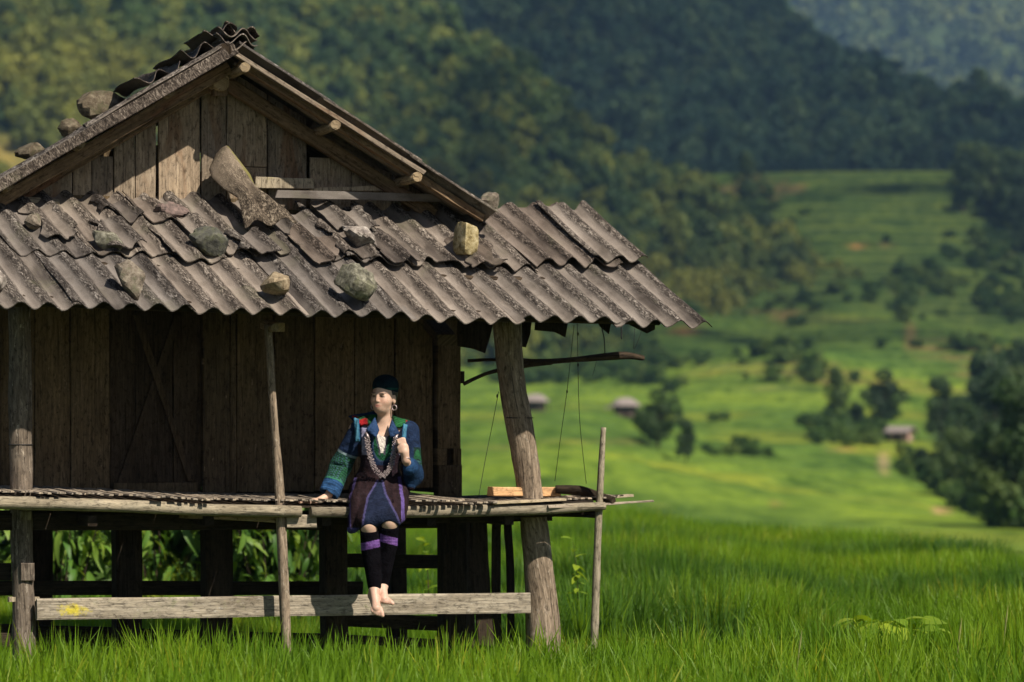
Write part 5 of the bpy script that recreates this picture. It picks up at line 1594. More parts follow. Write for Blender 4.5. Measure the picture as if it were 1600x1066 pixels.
# ------------------------------------------------------------------ the person on the deck edge
class Field:
    """signed distance field on a grid; shapes are blended in one after another, then the surface is drawn through it"""
    def __init__(s, lo, hi, h):
        s.lo = np.array(lo, np.float32); s.h = h
        s.n = np.ceil((np.array(hi) - np.array(lo)) / h).astype(int) + 1
        s.v = np.full(tuple(s.n), 0.5, np.float32)
    def box(s, lo, hi, pad):
        a = np.clip(((np.array(lo) - pad - s.lo) / s.h).astype(int), 0, s.n - 1)
        b = np.clip(((np.array(hi) + pad - s.lo) / s.h).astype(int) + 2, 1, s.n)
        sl = tuple(slice(int(x), int(y)) for x, y in zip(a, b))
        ax = [s.lo[i] + s.h * np.arange(int(a[i]), int(b[i]), dtype=np.float32) for i in range(3)]
        return sl, np.meshgrid(*ax, indexing='ij')
    def blend(s, sl, d, k, sub=False):
        a = s.v[sl]
        if sub:
            hh = np.clip(0.5 - 0.5 * (a + d) / k, 0, 1)
            s.v[sl] = a * (1 - hh) + (-d) * hh + k * hh * (1 - hh)
        else:
            hh = np.clip(0.5 + 0.5 * (a - d) / k, 0, 1)
            s.v[sl] = a * (1 - hh) + d * hh - k * hh * (1 - hh)
    def cap(s, a, b, ra, rb, k=0.015, sub=False, flat=None):
        """tapered limb from a to b"""
        a, b = np.array(a, np.float32), np.array(b, np.float32)
        m = max(ra, rb) + k + .03
        sl, (X, Y, Z) = s.box(np.minimum(a, b), np.maximum(a, b), m)
        d = b - a; L2 = float(d @ d) + 1e-9
        px, py, pz = X - a[0], Y - a[1], Z - a[2]
        t = np.clip((px * d[0] + py * d[1] + pz * d[2]) / L2, 0, 1)
        qx, qy, qz = px - t * d[0], py - t * d[1], pz - t * d[2]
        if flat is not None:
            f = np.array(flat[:3], np.float32); f /= np.linalg.norm(f)
            w = qx * f[0] + qy * f[1] + qz * f[2]
            g = flat[3] - 1
            qx, qy, qz = qx + f[0] * w * g, qy + f[1] * w * g, qz + f[2] * w * g
        s.blend(sl, np.sqrt(qx * qx + qy * qy + qz * qz) - (ra + (rb - ra) * t), k, sub)
    def chain(s, pts, rads, k=0.015, **kw):
        for i in range(len(pts) - 1): s.cap(pts[i], pts[i + 1], rads[i], rads[i + 1], k, **kw)
    def ell(s, c, r, k=0.015, R=None, sub=False):
        c = np.array(c, np.float32); r = np.array(r, np.float32)
        m = float(max(r)) + k + .02
        sl, (X, Y, Z) = s.box(c, c, m)
        P = np.stack([X - c[0], Y - c[1], Z - c[2]], -1)
        if R is not None: P = P @ np.asarray(R, np.float32)          # columns of R are the local axes
        q = np.sqrt(((P / r) ** 2).sum(-1)); q2 = np.sqrt(((P / (r * r)) ** 2).sum(-1)) + 1e-6
        s.blend(sl, q * (q - 1) / q2, k, sub)
    def surface(s):
        v = s.v; lo, h = s.lo, s.h
        ins = v < 0
        c = np.zeros(tuple(s.n - 1), np.int8)
        for dx in (0, 1):
            for dy in (0, 1):
                for dz in (0, 1):
                    c += ins[dx:dx + s.n[0] - 1, dy:dy + s.n[1] - 1, dz:dz + s.n[2] - 1]
        cell = np.argwhere((c > 0) & (c < 8))
        ids = np.full(c.shape, -1, np.int32); ids[tuple(cell.T)] = np.arange(len(cell))
        acc = np.zeros((len(cell), 3)); cnt = np.zeros(len(cell))
        for ax in range(3):
            o1, o2 = [q for q in range(3) if q != ax]
            for e1 in (0, 1):
                for e2 in (0, 1):
                    p = cell.copy(); p[:, o1] += e1; p[:, o2] += e2
                    q = p.copy(); q[:, ax] += 1
                    va, vb = v[tuple(p.T)], v[tuple(q.T)]
                    m = (va < 0) != (vb < 0)
                    t = va[m] / (va[m] - vb[m])
                    pos = p[m].astype(float); pos[:, ax] += t
                    acc[m] += pos; cnt[m] += 1
        V = acc / cnt[:, None] * h + lo
        Fs = []
        for ax in range(3):
            o1, o2 = [(1, 2), (2, 0), (0, 1)][ax]
            sl0 = [slice(None)] * 3; sl1 = [slice(None)] * 3
            sl0[ax] = slice(0, -1); sl1[ax] = slice(1, None)
            a, b = ins[tuple(sl0)], ins[tuple(sl1)]
            e = np.argwhere(a != b)
            e = e[(e[:, o1] > 0) & (e[:, o2] > 0) & (e[:, o1] < s.n[o1] - 1) & (e[:, o2] < s.n[o2] - 1)]
            def cid(d1, d2):
                p = e.copy(); p[:, o1] -= d1; p[:, o2] -= d2
                return ids[tuple(p.T)]
            q = np.stack([cid(1, 1), cid(0, 1), cid(0, 0), cid(1, 0)], 1)
            fl = a[tuple(e.T)]
            Fs.append(q[fl]); Fs.append(q[~fl][:, ::-1])
        return V, np.concatenate(Fs)

person_o = to_world(HL(590, 790, .93))
person = empty('person', person_o)
tag(person, 'woman in navy and green embroidered jacket and dark skirt sitting on the deck edge', 'person')
PS = F / person_o.y                                     # photo pixels per metre there
def pm(px, py, y): return ((px - 590) / PS, y, (790 - py) / PS)

def smooth_mesh(V, Fq, it=2):
    n = len(V)
    E = np.concatenate([Fq[:, [0, 1]], Fq[:, [1, 2]], Fq[:, [2, 3]], Fq[:, [3, 0]]])
    for _ in range(it):
        acc = np.zeros_like(V); cnt = np.zeros(n)
        np.add.at(acc, E[:, 0], V[E[:, 1]]); np.add.at(acc, E[:, 1], V[E[:, 0]])
        np.add.at(cnt, E[:, 0], 1); np.add.at(cnt, E[:, 1], 1)
        V = V * .5 + acc / np.maximum(cnt, 1)[:, None] * .5
    return V

def build(name, f, mat, colfn, parent=person, it=1):
    V, Fq = f.surface()
    V = smooth_mesh(V, Fq, it)
    me = make_mesh(name, V, Fq, mat, colors=colfn(V), smooth=True)
    return link(name, me, parent)

# --- joints (x to the picture's right, y away from the camera, z up; origin on the deck)
HEAD = np.array(pm(599, 622, .045))
yaw, pitch, roll = math.radians(26), math.radians(-1), math.radians(5)
fwd = Vector((-math.sin(yaw) * math.cos(pitch), -math.cos(yaw) * math.cos(pitch), math.sin(pitch)))
upv = Vector((math.sin(roll), .10, math.cos(roll))); upv = (upv - fwd * upv.dot(fwd)).normalized()
rgt = upv.cross(fwd).normalized()                       # along the picture's right
HR = np.array([[rgt.x, fwd.x, upv.x], [rgt.y, fwd.y, upv.y], [rgt.z, fwd.z, upv.z]])
if rgt.x < 0: HR[:, 0] *= -1
HS = 0.98
def hd(x, y, z): return HEAD + HR @ (np.array([x, y, z]) * HS)

SH_R = np.array(pm(556, 672, .09)); EL_R = np.array(pm(531, 728, .13)); WR_R = np.array(pm(513, 774, .03))
SH_L = np.array(pm(639, 674, .09)); EL_L = np.array(pm(645, 742, .04)); WR_L = np.array(pm(635, 719, -.115))
HIP_R = np.array((-.085, .13, .10)); HIP_L = np.array((.105, .13, .10))
KN_R = np.array(pm(580, 818, -.34)); KN_L = np.array(pm(612, 812, -.345))
AN_R = np.array(pm(588, 916, -.30)); AN_L = np.array(pm(600, 912, -.245))

f = Field((-.56, -.52, -.76), (.36, .34, .90), .0045)
# trunk
f.ell((.0, .13, .12), (.17, .12, .12), .03)
f.cap((0, .12, .12), (.02, .10, .38), .115, .115, .04)
f.ell((.03, .10, .42), (.15, .085, .12), .04)
f.cap(SH_R, SH_L, .05, .05, .03)
nb = np.array(pm(599, 676, .085)); nt_ = hd(0, -.02, -.07)
f.cap(nb - np.array([0, 0, .03]), nt_, .052, .047, .025)
# arms
f.chain([SH_R, EL_R, WR_R], [.045, .036, .024], .02)
f.chain([SH_L, EL_L, WR_L], [.045, .036, .024], .02)
# legs
f.chain([HIP_R, KN_R], [.085, .050], .03); f.chain([HIP_L, KN_L], [.085, .050], .03)
for K_, A_ in ((KN_R, AN_R), (KN_L, AN_L)):
    mid_ = K_ * .62 + A_ * .38 + np.array([0, .035, 0])
    f.ell(K_ + np.array([0, .004, -.006]), (.045, .044, .058), .02)
    f.chain([K_, mid_, A_], [.045, .053, .034], .025)
# feet, crossed at the ankle, toes hanging
def foot(A_, heel, ball, toe_dir, side, k=.012):
    f.ell(A_ + np.array([0, .01, -.01]), (.034, .04, .038), k)
    f.cap(A_, heel, .033, .029, k)
    f.cap(A_ + np.array([0, -.015, -.01]), ball, .031, .026, k, flat=None)
    f.cap(heel, ball, .026, .028, k)
    lat = np.array([1.0, 0, 0]) * side
    for i, (o, L, rr) in enumerate(((-.026, .050, .0135), (-.008, .046, .0105), (.007, .042, .010), (.020, .036, .0095), (.032, .028, .009))):
        b0 = ball + lat * o + toe_dir * .004
        f.cap(b0, b0 + toe_dir * L * .6, rr, rr, .006); f.cap(b0 + toe_dir * L * .6, b0 + toe_dir * L + np.array([0, .006, 0]), rr, rr * .95, .005)
td = np.array([.25, -.45, -.86]); td /= np.linalg.norm(td)
foot(AN_R, np.array(pm(584, 927, -.255)), np.array(pm(592, 945, -.385)), td, -1)
td2 = np.array([.55, -.65, -.5]); td2 /= np.linalg.norm(td2)
foot(AN_L, np.array(pm(596, 925, -.20)), np.array(pm(603, 932, -.315)), td2, -1)
# hand resting on the deck: palm and five fingers pointing out
pc = np.array(pm(499, 782, -.02)); pc[2] = .032
f.cap(WR_R, pc, .023, .024, .012)
palm2 = np.array(pm(486, 786, -.04)); palm2[2] = .028
f.cap(pc + np.array([0, .012, 0]), palm2 + np.array([0, .02, 0]), .019, .016, .01)
f.cap(pc + np.array([0, -.014, 0]), palm2 + np.array([0, -.018, 0]), .019, .015, .01)
f.ell((pc + palm2) / 2, (.036, .038, .016), .01)
for o, L, dy in ((.030, .058, .02), (.011, .070, .006), (-.008, .067, -.008), (-.026, .052, -.022)):
    b0 = palm2 + np.array([-.006, o, -.003]); d0 = np.array([-1, dy / .06 * .5, 0.10]); d0 /= np.linalg.norm(d0)
    m0 = b0 + d0 * L * .5; e0 = m0 + (d0 + np.array([0, 0, -.42])) * L * .5
    f.cap(b0, m0, .0098, .009, .006); f.cap(m0, e0, .009, .0078, .004)
th0 = pc + np.array([.0, -.03, -.004]); th1 = th0 + np.array([-.03, -.03, -.004]); th2 = th1 + np.array([-.026, -.008, -.006])
f.cap(pc, th0, .016, .013, .008); f.cap(th0, th1, .0125, .0105, .006); f.cap(th1, th2, .0105, .009, .004)
# hand closed round the shoulder strap
hc = np.array(pm(633, 706, -.125)); hk = np.array(pm(629, 694, -.115))
f.cap(WR_L, hc, .024, .03, .015)
f.ell((hc + hk) / 2 + np.array([.0, -.004, 0]), (.036, .024, .040), .012)
for i, o in enumerate((0, 1, 2, 3)):
    b0 = hk + np.array([.020 - .0135 * o, -.014, .012 - .002 * o]); m0 = b0 + np.array([-.006, .004, .026 - .003 * abs(o - 1)]); e0 = m0 + np.array([-.008, .026, -.004])
    f.cap(b0, m0, .0096, .009, .005); f.cap(m0, e0, .009, .008, .004); f.cap(e0, e0 + np.array([.002, .01, -.018]), .008, .0075, .003)
t0 = hc + np.array([-.026, -.006, .0]); t1 = t0 + np.array([-.012, .004, .026]); t2 = t1 + np.array([.004, .01, .022])
f.cap(hc, t0, .018, .014, .008); f.cap(t0, t1, .013, .011, .005); f.cap(t1, t2, .0105, .009, .004)
# head
def he(c, r_, k=.012, sub=False): f.ell(hd(*c), np.array(r_) * HS, k, HR, sub)
he((0, -.012, .038), (.074, .092, .092), .012)
he((0, .022, -.022), (.060, .068, .082), .03)
he((0, .046, -.068), (.032, .034, .032), .04)          # chin
he((-.040, .045, -.018), (.024, .030, .030), .025); he((.040, .045, -.018), (.024, .030, .030), .025)   # cheeks
for sx in (-1, 1):
    he((sx * .031, .098, .016), (.020, .014, .011), .010, True)     # eye sockets
    he((sx * .031, .074, .014), (.014, .013, .011), .004)            # eyes
    he((sx * .031, .082, .032), (.022, .010, .006), .010)            # brow ridge
    he((sx * .074, -.012, -.008), (.010, .020, .032), .008)          # ears
f.cap(hd(0, .086, .014), hd(0, .094, -.016), .007 * HS, .0095 * HS, .012)
he((-.012, .088, -.021), (.008, .009, .0065), .006); he((.012, .088, -.021), (.008, .009, .0065), .006)
he((0, .080, -.046), (.023, .010, .006), .008); he((0, .079, -.055), (.019, .010, .0065), .008)
he((0, .093, -.0505), (.026, .004, .0014), .003, True)

def skin_col(V):
    c = np.tile(np.array([0.56, 0.375, 0.285]), (len(V), 1))
    P = (V - HEAD) @ HR / HS
    inh = np.linalg.norm(P, axis=1) < .16
    def spot(cx, cz, rx, rz, y0, colr, amt):
        k = np.exp(-((((P[:, 0] - cx) / rx) ** 2 + ((P[:, 2] - cz) / rz) ** 2) ** 2)) * (P[:, 1] > y0) * inh * amt
        c[:] = c * (1 - k[:, None]) + np.array(colr) * k[:, None]
    spot(0, -.0505, .025, .0105, .05, (.44, .16, .13), .85)
    spot(-.042, -.02, .022, .018, .03, (.62, .34, .26), .5); spot(.042, -.02, .022, .018, .03, (.62, .34, .26), .5)
    for sx in (-1, 1):
        spot(sx * .031, .0130, .0175, .0065, .05, (.025, .015, .012), 1.0)
        spot(sx * .034, .0345, .022, .0048, .04, (.05, .032, .024), .9)
    # knees, soles and knuckles a little redder
    for q, rr in ((AN_R + np.array([0, -.05, -.1]), .12),):
        k = np.exp(-(np.linalg.norm(V - q, axis=1) / rr) ** 2)[:, None] * .35
        c[:] = c * (1 - k) + np.array([.60, .34, .27]) * k
    return c
build('body', f, M['skin'], skin_col, it=1)

# --- hair, cap, earrings
f = Field(HEAD - .17, HEAD + .2, .004)
he((0, -.026, .040), (.080, .092, .092), .008)
he((0, -.060, -.040), (.060, .050, .060), .03)
he((0, .090, -.006), (.066, .062, .066), .012, True)
he((-.045, .040, -.07), (.05, .07, .07), .012, True); he((.050, .05, -.07), (.045, .07, .075), .012, True)
build('hair', f, M['hair'], lambda V: np.tile([.012, .009, .008], (len(V), 1)))
f = Field(HEAD - .17, HEAD + .2, .004)
he((0, -.024, .066), (.085, .098, .086), .01)
he((0, -.024, .100), (.074, .086, .048), .03)
he((0, .04, -.015), (.16, .14, .072), .01, True)
he((0, -.02, -.04), (.2, .2, .075), .008, True)
cap_c = lambda V: np.where((np.abs(((V - HEAD) @ HR)[:, 2] - .062) < .006)[:, None], np.array([[.012, .05, .045]]), np.array([[.006, .014, .020]]))
build('cap', f, M['velvet'], cap_c)
def torus(name, c, rad, th, mat, R=None, n=20, m_=8, parent=person, squash=1.0):
    V, Fc = [], []
    for i in range(n):
        a = i / n * 6.283
        for j in range(m_):
            b_ = j / m_ * 6.283
            p = np.array([(rad + th * math.cos(b_)) * math.cos(a), th * math.sin(b_), (rad * squash + th * math.cos(b_)) * math.sin(a)])
            if R is not None: p = R @ p
            V.append(tuple(np.array(c) + p))
    for i in range(n):
        for j in range(m_):
            Fc.append((i * m_ + j, ((i + 1) % n) * m_ + j, ((i + 1) % n) * m_ + (j + 1) % m_, i * m_ + (j + 1) % m_))
    return link(name, make_mesh(name, V, Fc, mat, smooth=True), parent)
for sx in (-1, 1): torus('earring', hd(sx * .079, -.006, -.062), .017, .0042, M['silver'], HR)
torus('bracelet', WR_L + np.array([0, 0, .005]), .029, .004, M['silver'], np.array([[1, 0, 0], [0, .4, -.9], [0, .9, .4]]))

# --- jacket: body, sleeves with embroidered bands and turned blue cuffs
NAVY = np.array([.010, .021, .055]); BLUE = np.array([.020, .062, .155]); GREEN = np.array([.012, .055, .028]); DKP = np.array([.014, .008, .012]); WHITE = np.array([.62, .57, .52]); LIL = np.array([.22, .22, .33])
f = Field((-.42, -.26, -.02), (.34, .28, .62), .0045)
f.ell((.0, .12, .14), (.165, .115, .13), .03)
f.cap((0, .11, .14), (.02, .095, .38), .125, .13, .04)
f.ell((.025, .095, .41), (.170, .105, .125), .04)
f.chain([SH_R + np.array([.02, 0, .0]), EL_R, WR_R * .86 + EL_R * .14], [.068, .068, .070], .035)
f.chain([SH_L + np.array([-.004, 0, .0]), EL_L + np.array([.0, 0, .0]), EL_L * .45 + WR_L * .55], [.070, .064, .058], .03)
f.cap(EL_L + np.array([.0, .0, -.02]), EL_L + np.array([-.012, -.03, -.075]), .055, .03, .03)
f.cap(nb + np.array([0, .015, .0]), nb + np.array([0, .01, .055]), .075, .064, .02)
# neck opening, arm ends, folds
f.cap(nb + np.array([0, -.05, -.05]), nt_ + np.array([0, -.02, .05]), .050, .058, .008, sub=True)
f.ell(WR_R + np.array([-.01, 0, -.01]), (.062, .062, .062), .006, sub=True)
wl = EL_L * .30 + WR_L * .70; f.ell(WR_L * 1.08 - EL_L * .08, (.052, .052, .052), .006, sub=True)
for i in range(9):
    t = .25 + i * .085
    c_ = EL_R * (1 - abs(t - .5) * 2) + (SH_R if t < .5 else WR_R) * (abs(t - .5) * 2)
    f.cap(c_ + np.array([-.09, -.05 - .01 * (i % 3), .02 * (i % 2)]), c_ + np.array([.07, -.085, .03 - .04 * (i % 2)]), .006, .004, .02, sub=True)
for (a_, b_) in (((-.10, -.02, .30), (-.03, -.05, .22)), ((.12, -.02, .33), (.06, -.045, .24)), ((-.12, -.01, .24), (-.02, -.03, .17)), ((.13, 0, .25), (.05, -.03, .18))):
    f.cap(a_, b_, .006, .004, .02, sub=True)
def jacket_col(V):
    c = np.tile(NAVY, (len(V), 1))
    x, y, z = V[:, 0], V[:, 1], V[:, 2]
    rr_ = np.random.default_rng(1)
    # picture-left arm coordinate 0 shoulder .. 1 wrist
    def along(A, B, C_):
        L1, L2 = np.linalg.norm(B - A), np.linalg.norm(C_ - B)
        t1 = np.clip(((V - A) @ (B - A)) / L1 ** 2, 0, 1); d1 = np.linalg.norm(V - A - t1[:, None] * (B - A), axis=1)
        t2 = np.clip(((V - B) @ (C_ - B)) / L2 ** 2, 0, 1); d2 = np.linalg.norm(V - B - t2[:, None] * (C_ - B), axis=1)
        s_ = np.where(d1 < d2, t1 * L1, L1 + t2 * L2) / (L1 + L2)
        return s_, np.minimum(d1, d2)
    s_, d_ = along(SH_R, EL_R, WR_R)
    armR = (d_ < .105) & (x < -.13 - (z - .3) * .10 * 0)
    pat = np.sin(s_ * 95 + (x - y) * 120) * np.sin(s_ * 95 - (x - y) * 120)
    emb = np.where((pat > .25)[:, None], np.array([[.032, .085, .095]]), np.where((pat < -.35)[:, None], np.array([[.014, .075, .032]]), np.array([[.008, .022, .020]])))
    m1 = armR & (s_ > .34) & (s_ < .80)
    c[m1] = emb[m1]
    e1 = armR & (np.abs(s_ - .34) < .016); c[e1] = (.16, .22, .25)
    e2 = armR & (np.abs(s_ - .80) < .014); c[e2] = (.03, .13, .08)
    cu = armR & (s_ >= .81); c[cu] = BLUE * np.where(np.sin(s_[cu] * 160) > .2, 1.15, .75)[:, None]
    s2, d2 = along(SH_L, EL_L, WR_L)
    armL = (d2 < .10) & (x > .17)
    m2 = armL & (s2 > .25) & (s2 < .5) & (x > .235); c[m2] = emb[m2] * .8
    c[armL & (s2 > .5)] = BLUE * .38
    c[armL & (s2 > .80)] = BLUE * .75
    body = ~armR & ~armL
    fr = body & (y < .13)
    cx = .035                                            # centre line of the front
    v = np.clip((.56 - z), 0, 1)
    # waist and sides dark plum
    c[body & (z < .265)] = DKP * np.where(np.sin(z[body & (z < .265)] * 260) > .3, 1.7, 1.0)[:, None]
    c[fr & (np.abs(x - cx) > .075) & (z < .40)] = DKP * 1.2
    c[fr & (np.abs(np.abs(x - cx) - .122) < .018) & (z > .33)] = LIL
    # green embroidered lapels meeting in a U
    u_ = np.sqrt(((x - cx) / .062) ** 2 + (np.clip(.39 - z, 0, 1) / .10) ** 2)
    lap = fr & (u_ < 1) & (z < .52) & (z > .285)
    gp = np.sin(x * 330) * np.sin(z * 300)
    c[lap] = np.where((gp[lap] > .1)[:, None], np.array([[.012, .085, .036]]), np.array([[.006, .032, .018]]))
    rim_ = fr & (np.abs(u_ - 1.02) < .07) & (z < .45) & (z > .28); c[rim_] = (.03, .05, .10)
    # white shirt in a narrow V
    vw = .010 + np.clip(z - .355, 0, 1) * .24
    sh_ = fr & (np.abs(x - cx + .004) < vw) & (z > .345); c[sh_] = WHITE
    ed = fr & (np.abs(np.abs(x - cx + .004) - vw - .006) < .006) & (z > .33); c[ed] = (.05, .05, .07)
    return c
build('jacket', f, M['cloth'], jacket_col, it=1)
# collar flaps
def flap(name, pts, t, colr, nrm, mat=None, sub=6, curve=0.0):
    """a thick bent cloth panel through a four-cornered outline"""
    P = [np.array(p) for p in pts]; nrm = np.array(nrm, float); nrm /= np.linalg.norm(nrm)
    V, Fc, Cc = [], [], []
    n = sub + 1
    for side in (0, 1):
        for i in range(n):
            for j in range(n):
                a, b = i / sub, j / sub
                p = (P[0] * (1 - a) + P[1] * a) * (1 - b) + (P[3] * (1 - a) + P[2] * a) * b
                p = p + nrm * (curve * math.sin(a * math.pi) * math.sin(b * math.pi * .9 + .15) + .003 * math.sin(a * 9 + b * 7) - side * t)
                V.append(tuple(p)); Cc.append(colr(a, b) if callable(colr) else colr)
    for side in (0, 1):
        o_ = side * n * n
        for i in range(sub):
            for j in range(sub):
                q = (o_ + i * n + j, o_ + i * n + j + 1, o_ + (i + 1) * n + j + 1, o_ + (i + 1) * n + j)
                Fc.append(q if side else q[::-1])
    rim = [(0, j) for j in range(sub)] + [(i, sub) for i in range(sub)] + [(sub, j) for j in range(sub, 0, -1)] + [(i, 0) for i in range(sub, 0, -1)]
    ids = [i * n + j for i, j in rim]
    for k in range(len(ids)):
        a, b = ids[k], ids[(k + 1) % len(ids)]
        Fc.append((a, b, b + n * n, a + n * n))
    return link(name, make_mesh(name, V, Fc, mat or M['cloth'], colors=np.array(Cc), smooth=True), person)
CB = np.array([.022, .050, .125])
flap('collar', [pm(586, 652, -.005), pm(572, 672, -.055), pm(588, 684, -.075), pm(593, 672, -.045)], .008, CB, (-.2, -1, .3), curve=.014)
flap('collar', [pm(612, 655, .0), pm(607, 672, -.045), pm(611, 684, -.07), pm(625, 676, -.05)], .008, CB, (.2, -1, .3), curve=.014)
# shoulder cape: stiff green panels with red tips
def cape_col(a, b):
    if b > .80: return (.26, .012, .015)
    g = math.sin(a * 30) * math.sin(b * 26)
    return (.014, .095, .028) if g > 0 else (.008, .040, .018)
flap('shoulder_panel', [pm(590, 648, .07), pm(584, 660, .02), pm(563, 664, .01), pm(549, 650, .09)], .012, lambda a, b: cape_col(b, a * .0 + (1 - abs(.9 - b)) * .0 + b * .9 if a < .6 else .95 if b > .45 else .5), (-.1, -.6, 1), sub=10, curve=.012)
flap('shoulder_panel', [pm(612, 650, .06), pm(640, 657, .09), pm(641, 664, .06), pm(617, 668, .0)], .012, lambda a, b: (.26, .012, .015) if a > .72 and b > .25 else cape_col(b, a * .7), (.1, -.6, 1), sub=10, curve=.012)
flap('back_panel', [pm(543, 650, .13), pm(596, 640, .13), pm(600, 662, .12), pm(556, 662, .12)], .012, (.012, .03, .07), (0, -.8, .6), sub=8, curve=.01)
flap('back_panel', [pm(606, 645, .13), pm(640, 660, .15), pm(636, 676, .14), pm(606, 666, .12)], .012, (.010, .045, .03), (0, -.8, .6), sub=8, curve=.01)
# bag straps in light blue
flap('shoulder_strap', [pm(552, 652, .04), pm(561, 655, .01), pm(563, 690, -.022), pm(555, 690, -.015)], .008, lambda a, b: (.05, .155, .235) if .15 < a < .85 else (.02, .08, .16), (0, -1, .2), sub=8, curve=.012)
flap('shoulder_strap', [pm(630, 662, .02), pm(637, 664, .03), pm(634, 694, -.095), pm(627, 693, -.095)], .008, lambda a, b: (.05, .155, .235) if .15 < a < .85 else (.02, .08, .16), (.2, -1, .2), sub=8, curve=.008)

# --- skirt: plum side panels edged lilac over a navy front, hanging past the deck edge
f = Field((-.30, -.48, -.30), (.32, .30, .30), .005)
f.ell((.0, .12, .10), (.185, .15, .12), .03)
f.cap((0, .11, .14), (0, .105, .22), .14, .125, .03)
f.chain([HIP_R, KN_R + np.array([-.005, .022, .026])], [.105, .076], .03)
f.chain([HIP_L, KN_L + np.array([.005, .020, .026])], [.105, .080], .03)
f.cap((HIP_R + HIP_L) / 2 + np.array([0, 0, .03]), (KN_R + KN_L) / 2 + np.array([0, .02, .045]), .09, .065, .05)
f.cap(KN_R + np.array([-.03, -.005, .032]), KN_L + np.array([.03, -.005, .032]), .042, .042, .03)
for p0, p1, ra, rb in ((pm(556, 780, -.05), pm(551, 826, -.22), .05, .026), (pm(562, 775, -.15), pm(556, 824, -.30), .055, .028), (pm(626, 775, -.12), pm(630, 806, -.28), .05, .028), (pm(624, 770, 0), pm(630, 795, -.1), .05, .03)):
    f.cap(p0, p1, ra, rb, .035)
f.ell(KN_R + np.array([.004, -.03, -.072]), (.066, .10, .075), .008, sub=True)
f.ell(KN_L + np.array([-.002, -.03, -.070]), (.064, .10, .075), .008, sub=True)
for i in range(7):
    xx = -.15 + i * .05
    if i in (2, 3, 4): continue
    f.cap((xx * .7, -.06, .20), (xx * 1.15, -.36, -.02 - .02 * (i % 2)), .004, .009, .022, sub=True)
def skirt_col(V):
    px_ = 590 + V[:, 0] * PS; py_ = 790 - V[:, 2] * PS
    c = np.tile(np.array([.016, .0085, .0105]), (len(V), 1))
    sheen = (np.sin(px_ * .45) > .5); c[sheen] = (.021, .011, .013)
    lx = np.interp(py_, [740, 775, 815, 850], [596, 577, 571, 568]); rx = np.interp(py_, [740, 770, 800, 830], [594, 604, 622, 634])
    nav = (px_ > lx) & (px_ < rx) & (py_ > 752); c[nav] = (.010, .015, .036)
    for e in (np.abs(px_ - lx) < 1.7, np.abs(px_ - rx) < 1.7): c[e & (py_ > 750)] = (.055, .05, .13)
    lo_x = np.interp(py_, [735, 780, 840], [552, 543, 546]); ro_x = np.interp(py_, [735, 780, 840], [624, 634, 637])
    c[(np.abs(px_ - lo_x - 5) < 2.2) & (V[:, 1] < .1)] = (.075, .055, .16); c[(np.abs(px_ - ro_x + 3) < 2.4) & (V[:, 1] < .1)] = (.09, .06, .20)
    c[(py_ > 822) & (px_ < 565)] = (.06, .055, .17)
    return c
build('skirt', f, M['cloth'], skirt_col, it=1)
# --- leg wraps with purple bands
f = Field((-.16, -.44, -.60), (.22, -.12, -.08), .004)
for K_, A_ in ((KN_R, AN_R), (KN_L, AN_L)):
    mid_ = K_ * .62 + A_ * .38 + np.array([0, .035, 0])
    top_ = K_ * .90 + A_ * .10 + np.array([0, .012, 0])
    f.chain([top_, mid_, A_ + np.array([0, .004, .018])], [.0625, .066, .044], .006)
    f.ell(K_ + np.array([0, -.02, .005]), (.09, .075, .052), .004, sub=True)
def wrap_col(V):
    c = np.tile(np.array([.0045, .004, .0055]), (len(V), 1))
    py_ = 790 - V[:, 2] * PS; px_ = 590 + V[:, 0] * PS
    right_ = px_ > 597
    band = np.where(right_, np.abs(py_ - 841 - (px_ - 612) * .28), np.abs(py_ - 849 + (px_ - 580) * .22))
    st = band < 6.0
    c[st] = np.where((np.sin(py_[st] * 2.6) > -.3)[:, None], np.array([[.20, .10, .34]]), np.array([[.10, .05, .20]]))
    return c
build('leg_wraps', f, M['velvet'], wrap_col, it=1)
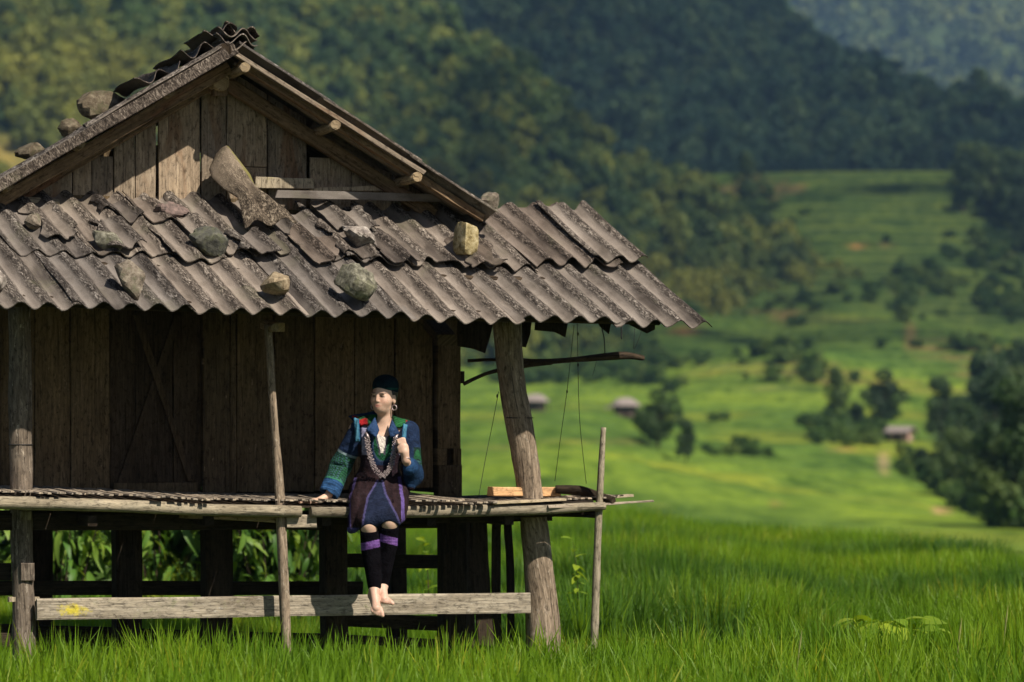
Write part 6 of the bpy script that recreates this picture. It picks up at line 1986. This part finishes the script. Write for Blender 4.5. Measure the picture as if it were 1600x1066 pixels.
# --- heavy silver bead necklace hanging to the waist, clasps and a small pendant chain
V0, F0 = [], []
for j in range(5):
    for i in range(7):
        V0.append((math.sin(math.pi * j / 4) * math.cos(i / 7 * 6.283), math.sin(math.pi * j / 4) * math.sin(i / 7 * 6.283), math.cos(math.pi * j / 4)))
for j in range(4):
    for i in range(7): F0.append((j * 7 + i, (j + 1) * 7 + i, (j + 1) * 7 + (i + 1) % 7, j * 7 + (i + 1) % 7))
path = [pm(574, 683, -.050), pm(576, 700, -.062), pm(580, 718, -.062), pm(587, 734, -.060), pm(598, 745, -.060), pm(608, 735, -.060), pm(614, 718, -.062), pm(617, 700, -.062), pm(619, 684, -.050)]
path = [np.array(p) for p in path]
VV, FF = [], []
rr_ = random.Random(9)
seglen = [np.linalg.norm(path[i + 1] - path[i]) for i in range(len(path) - 1)]
total = sum(seglen); s = 0.0
while s < total:
    q = s; i = 0
    while i < len(seglen) - 1 and q > seglen[i]: q -= seglen[i]; i += 1
    c_ = path[i] + (path[i + 1] - path[i]) * q / seglen[i]
    tg = path[i + 1] - path[i]; tg = tg / np.linalg.norm(tg); sd_ = np.cross(tg, [0, 1, 0]); sd_ /= np.linalg.norm(sd_)
    for k in range(4):
        o_ = c_ + sd_ * (k - 1.5 + .5 * (int(s / .0105) % 2) - .25) * .0086 + np.array([0, -.006 - .004 * (k in (1, 2)), 0]) + np.array([rr_.uniform(-1, 1) for _ in range(3)]) * .0015
        b_ = len(VV); rad = .0050 * rr_.uniform(.75, 1.15)
        VV += [tuple(o_ + np.array(v) * rad) for v in V0]; FF += [tuple(b_ + x for x in q_) for q_ in F0]
    s += .0105
nk = link('necklace', make_mesh('necklace', VV, FF, M['silver'], smooth=True), person)
nk['kind'] = 'stuff'
for (a_, b_) in ((pm(572, 676, -.048), pm(577, 686, -.060)), (pm(622, 679, -.045), pm(616, 688, -.058))):
    pole('clasp', [Vector(a_), (Vector(a_) + Vector(b_)) / 2 + Vector((0, -.006, 0)), Vector(b_)], [.006, .011, .007], M['silver'], person, 8, .001, 3)
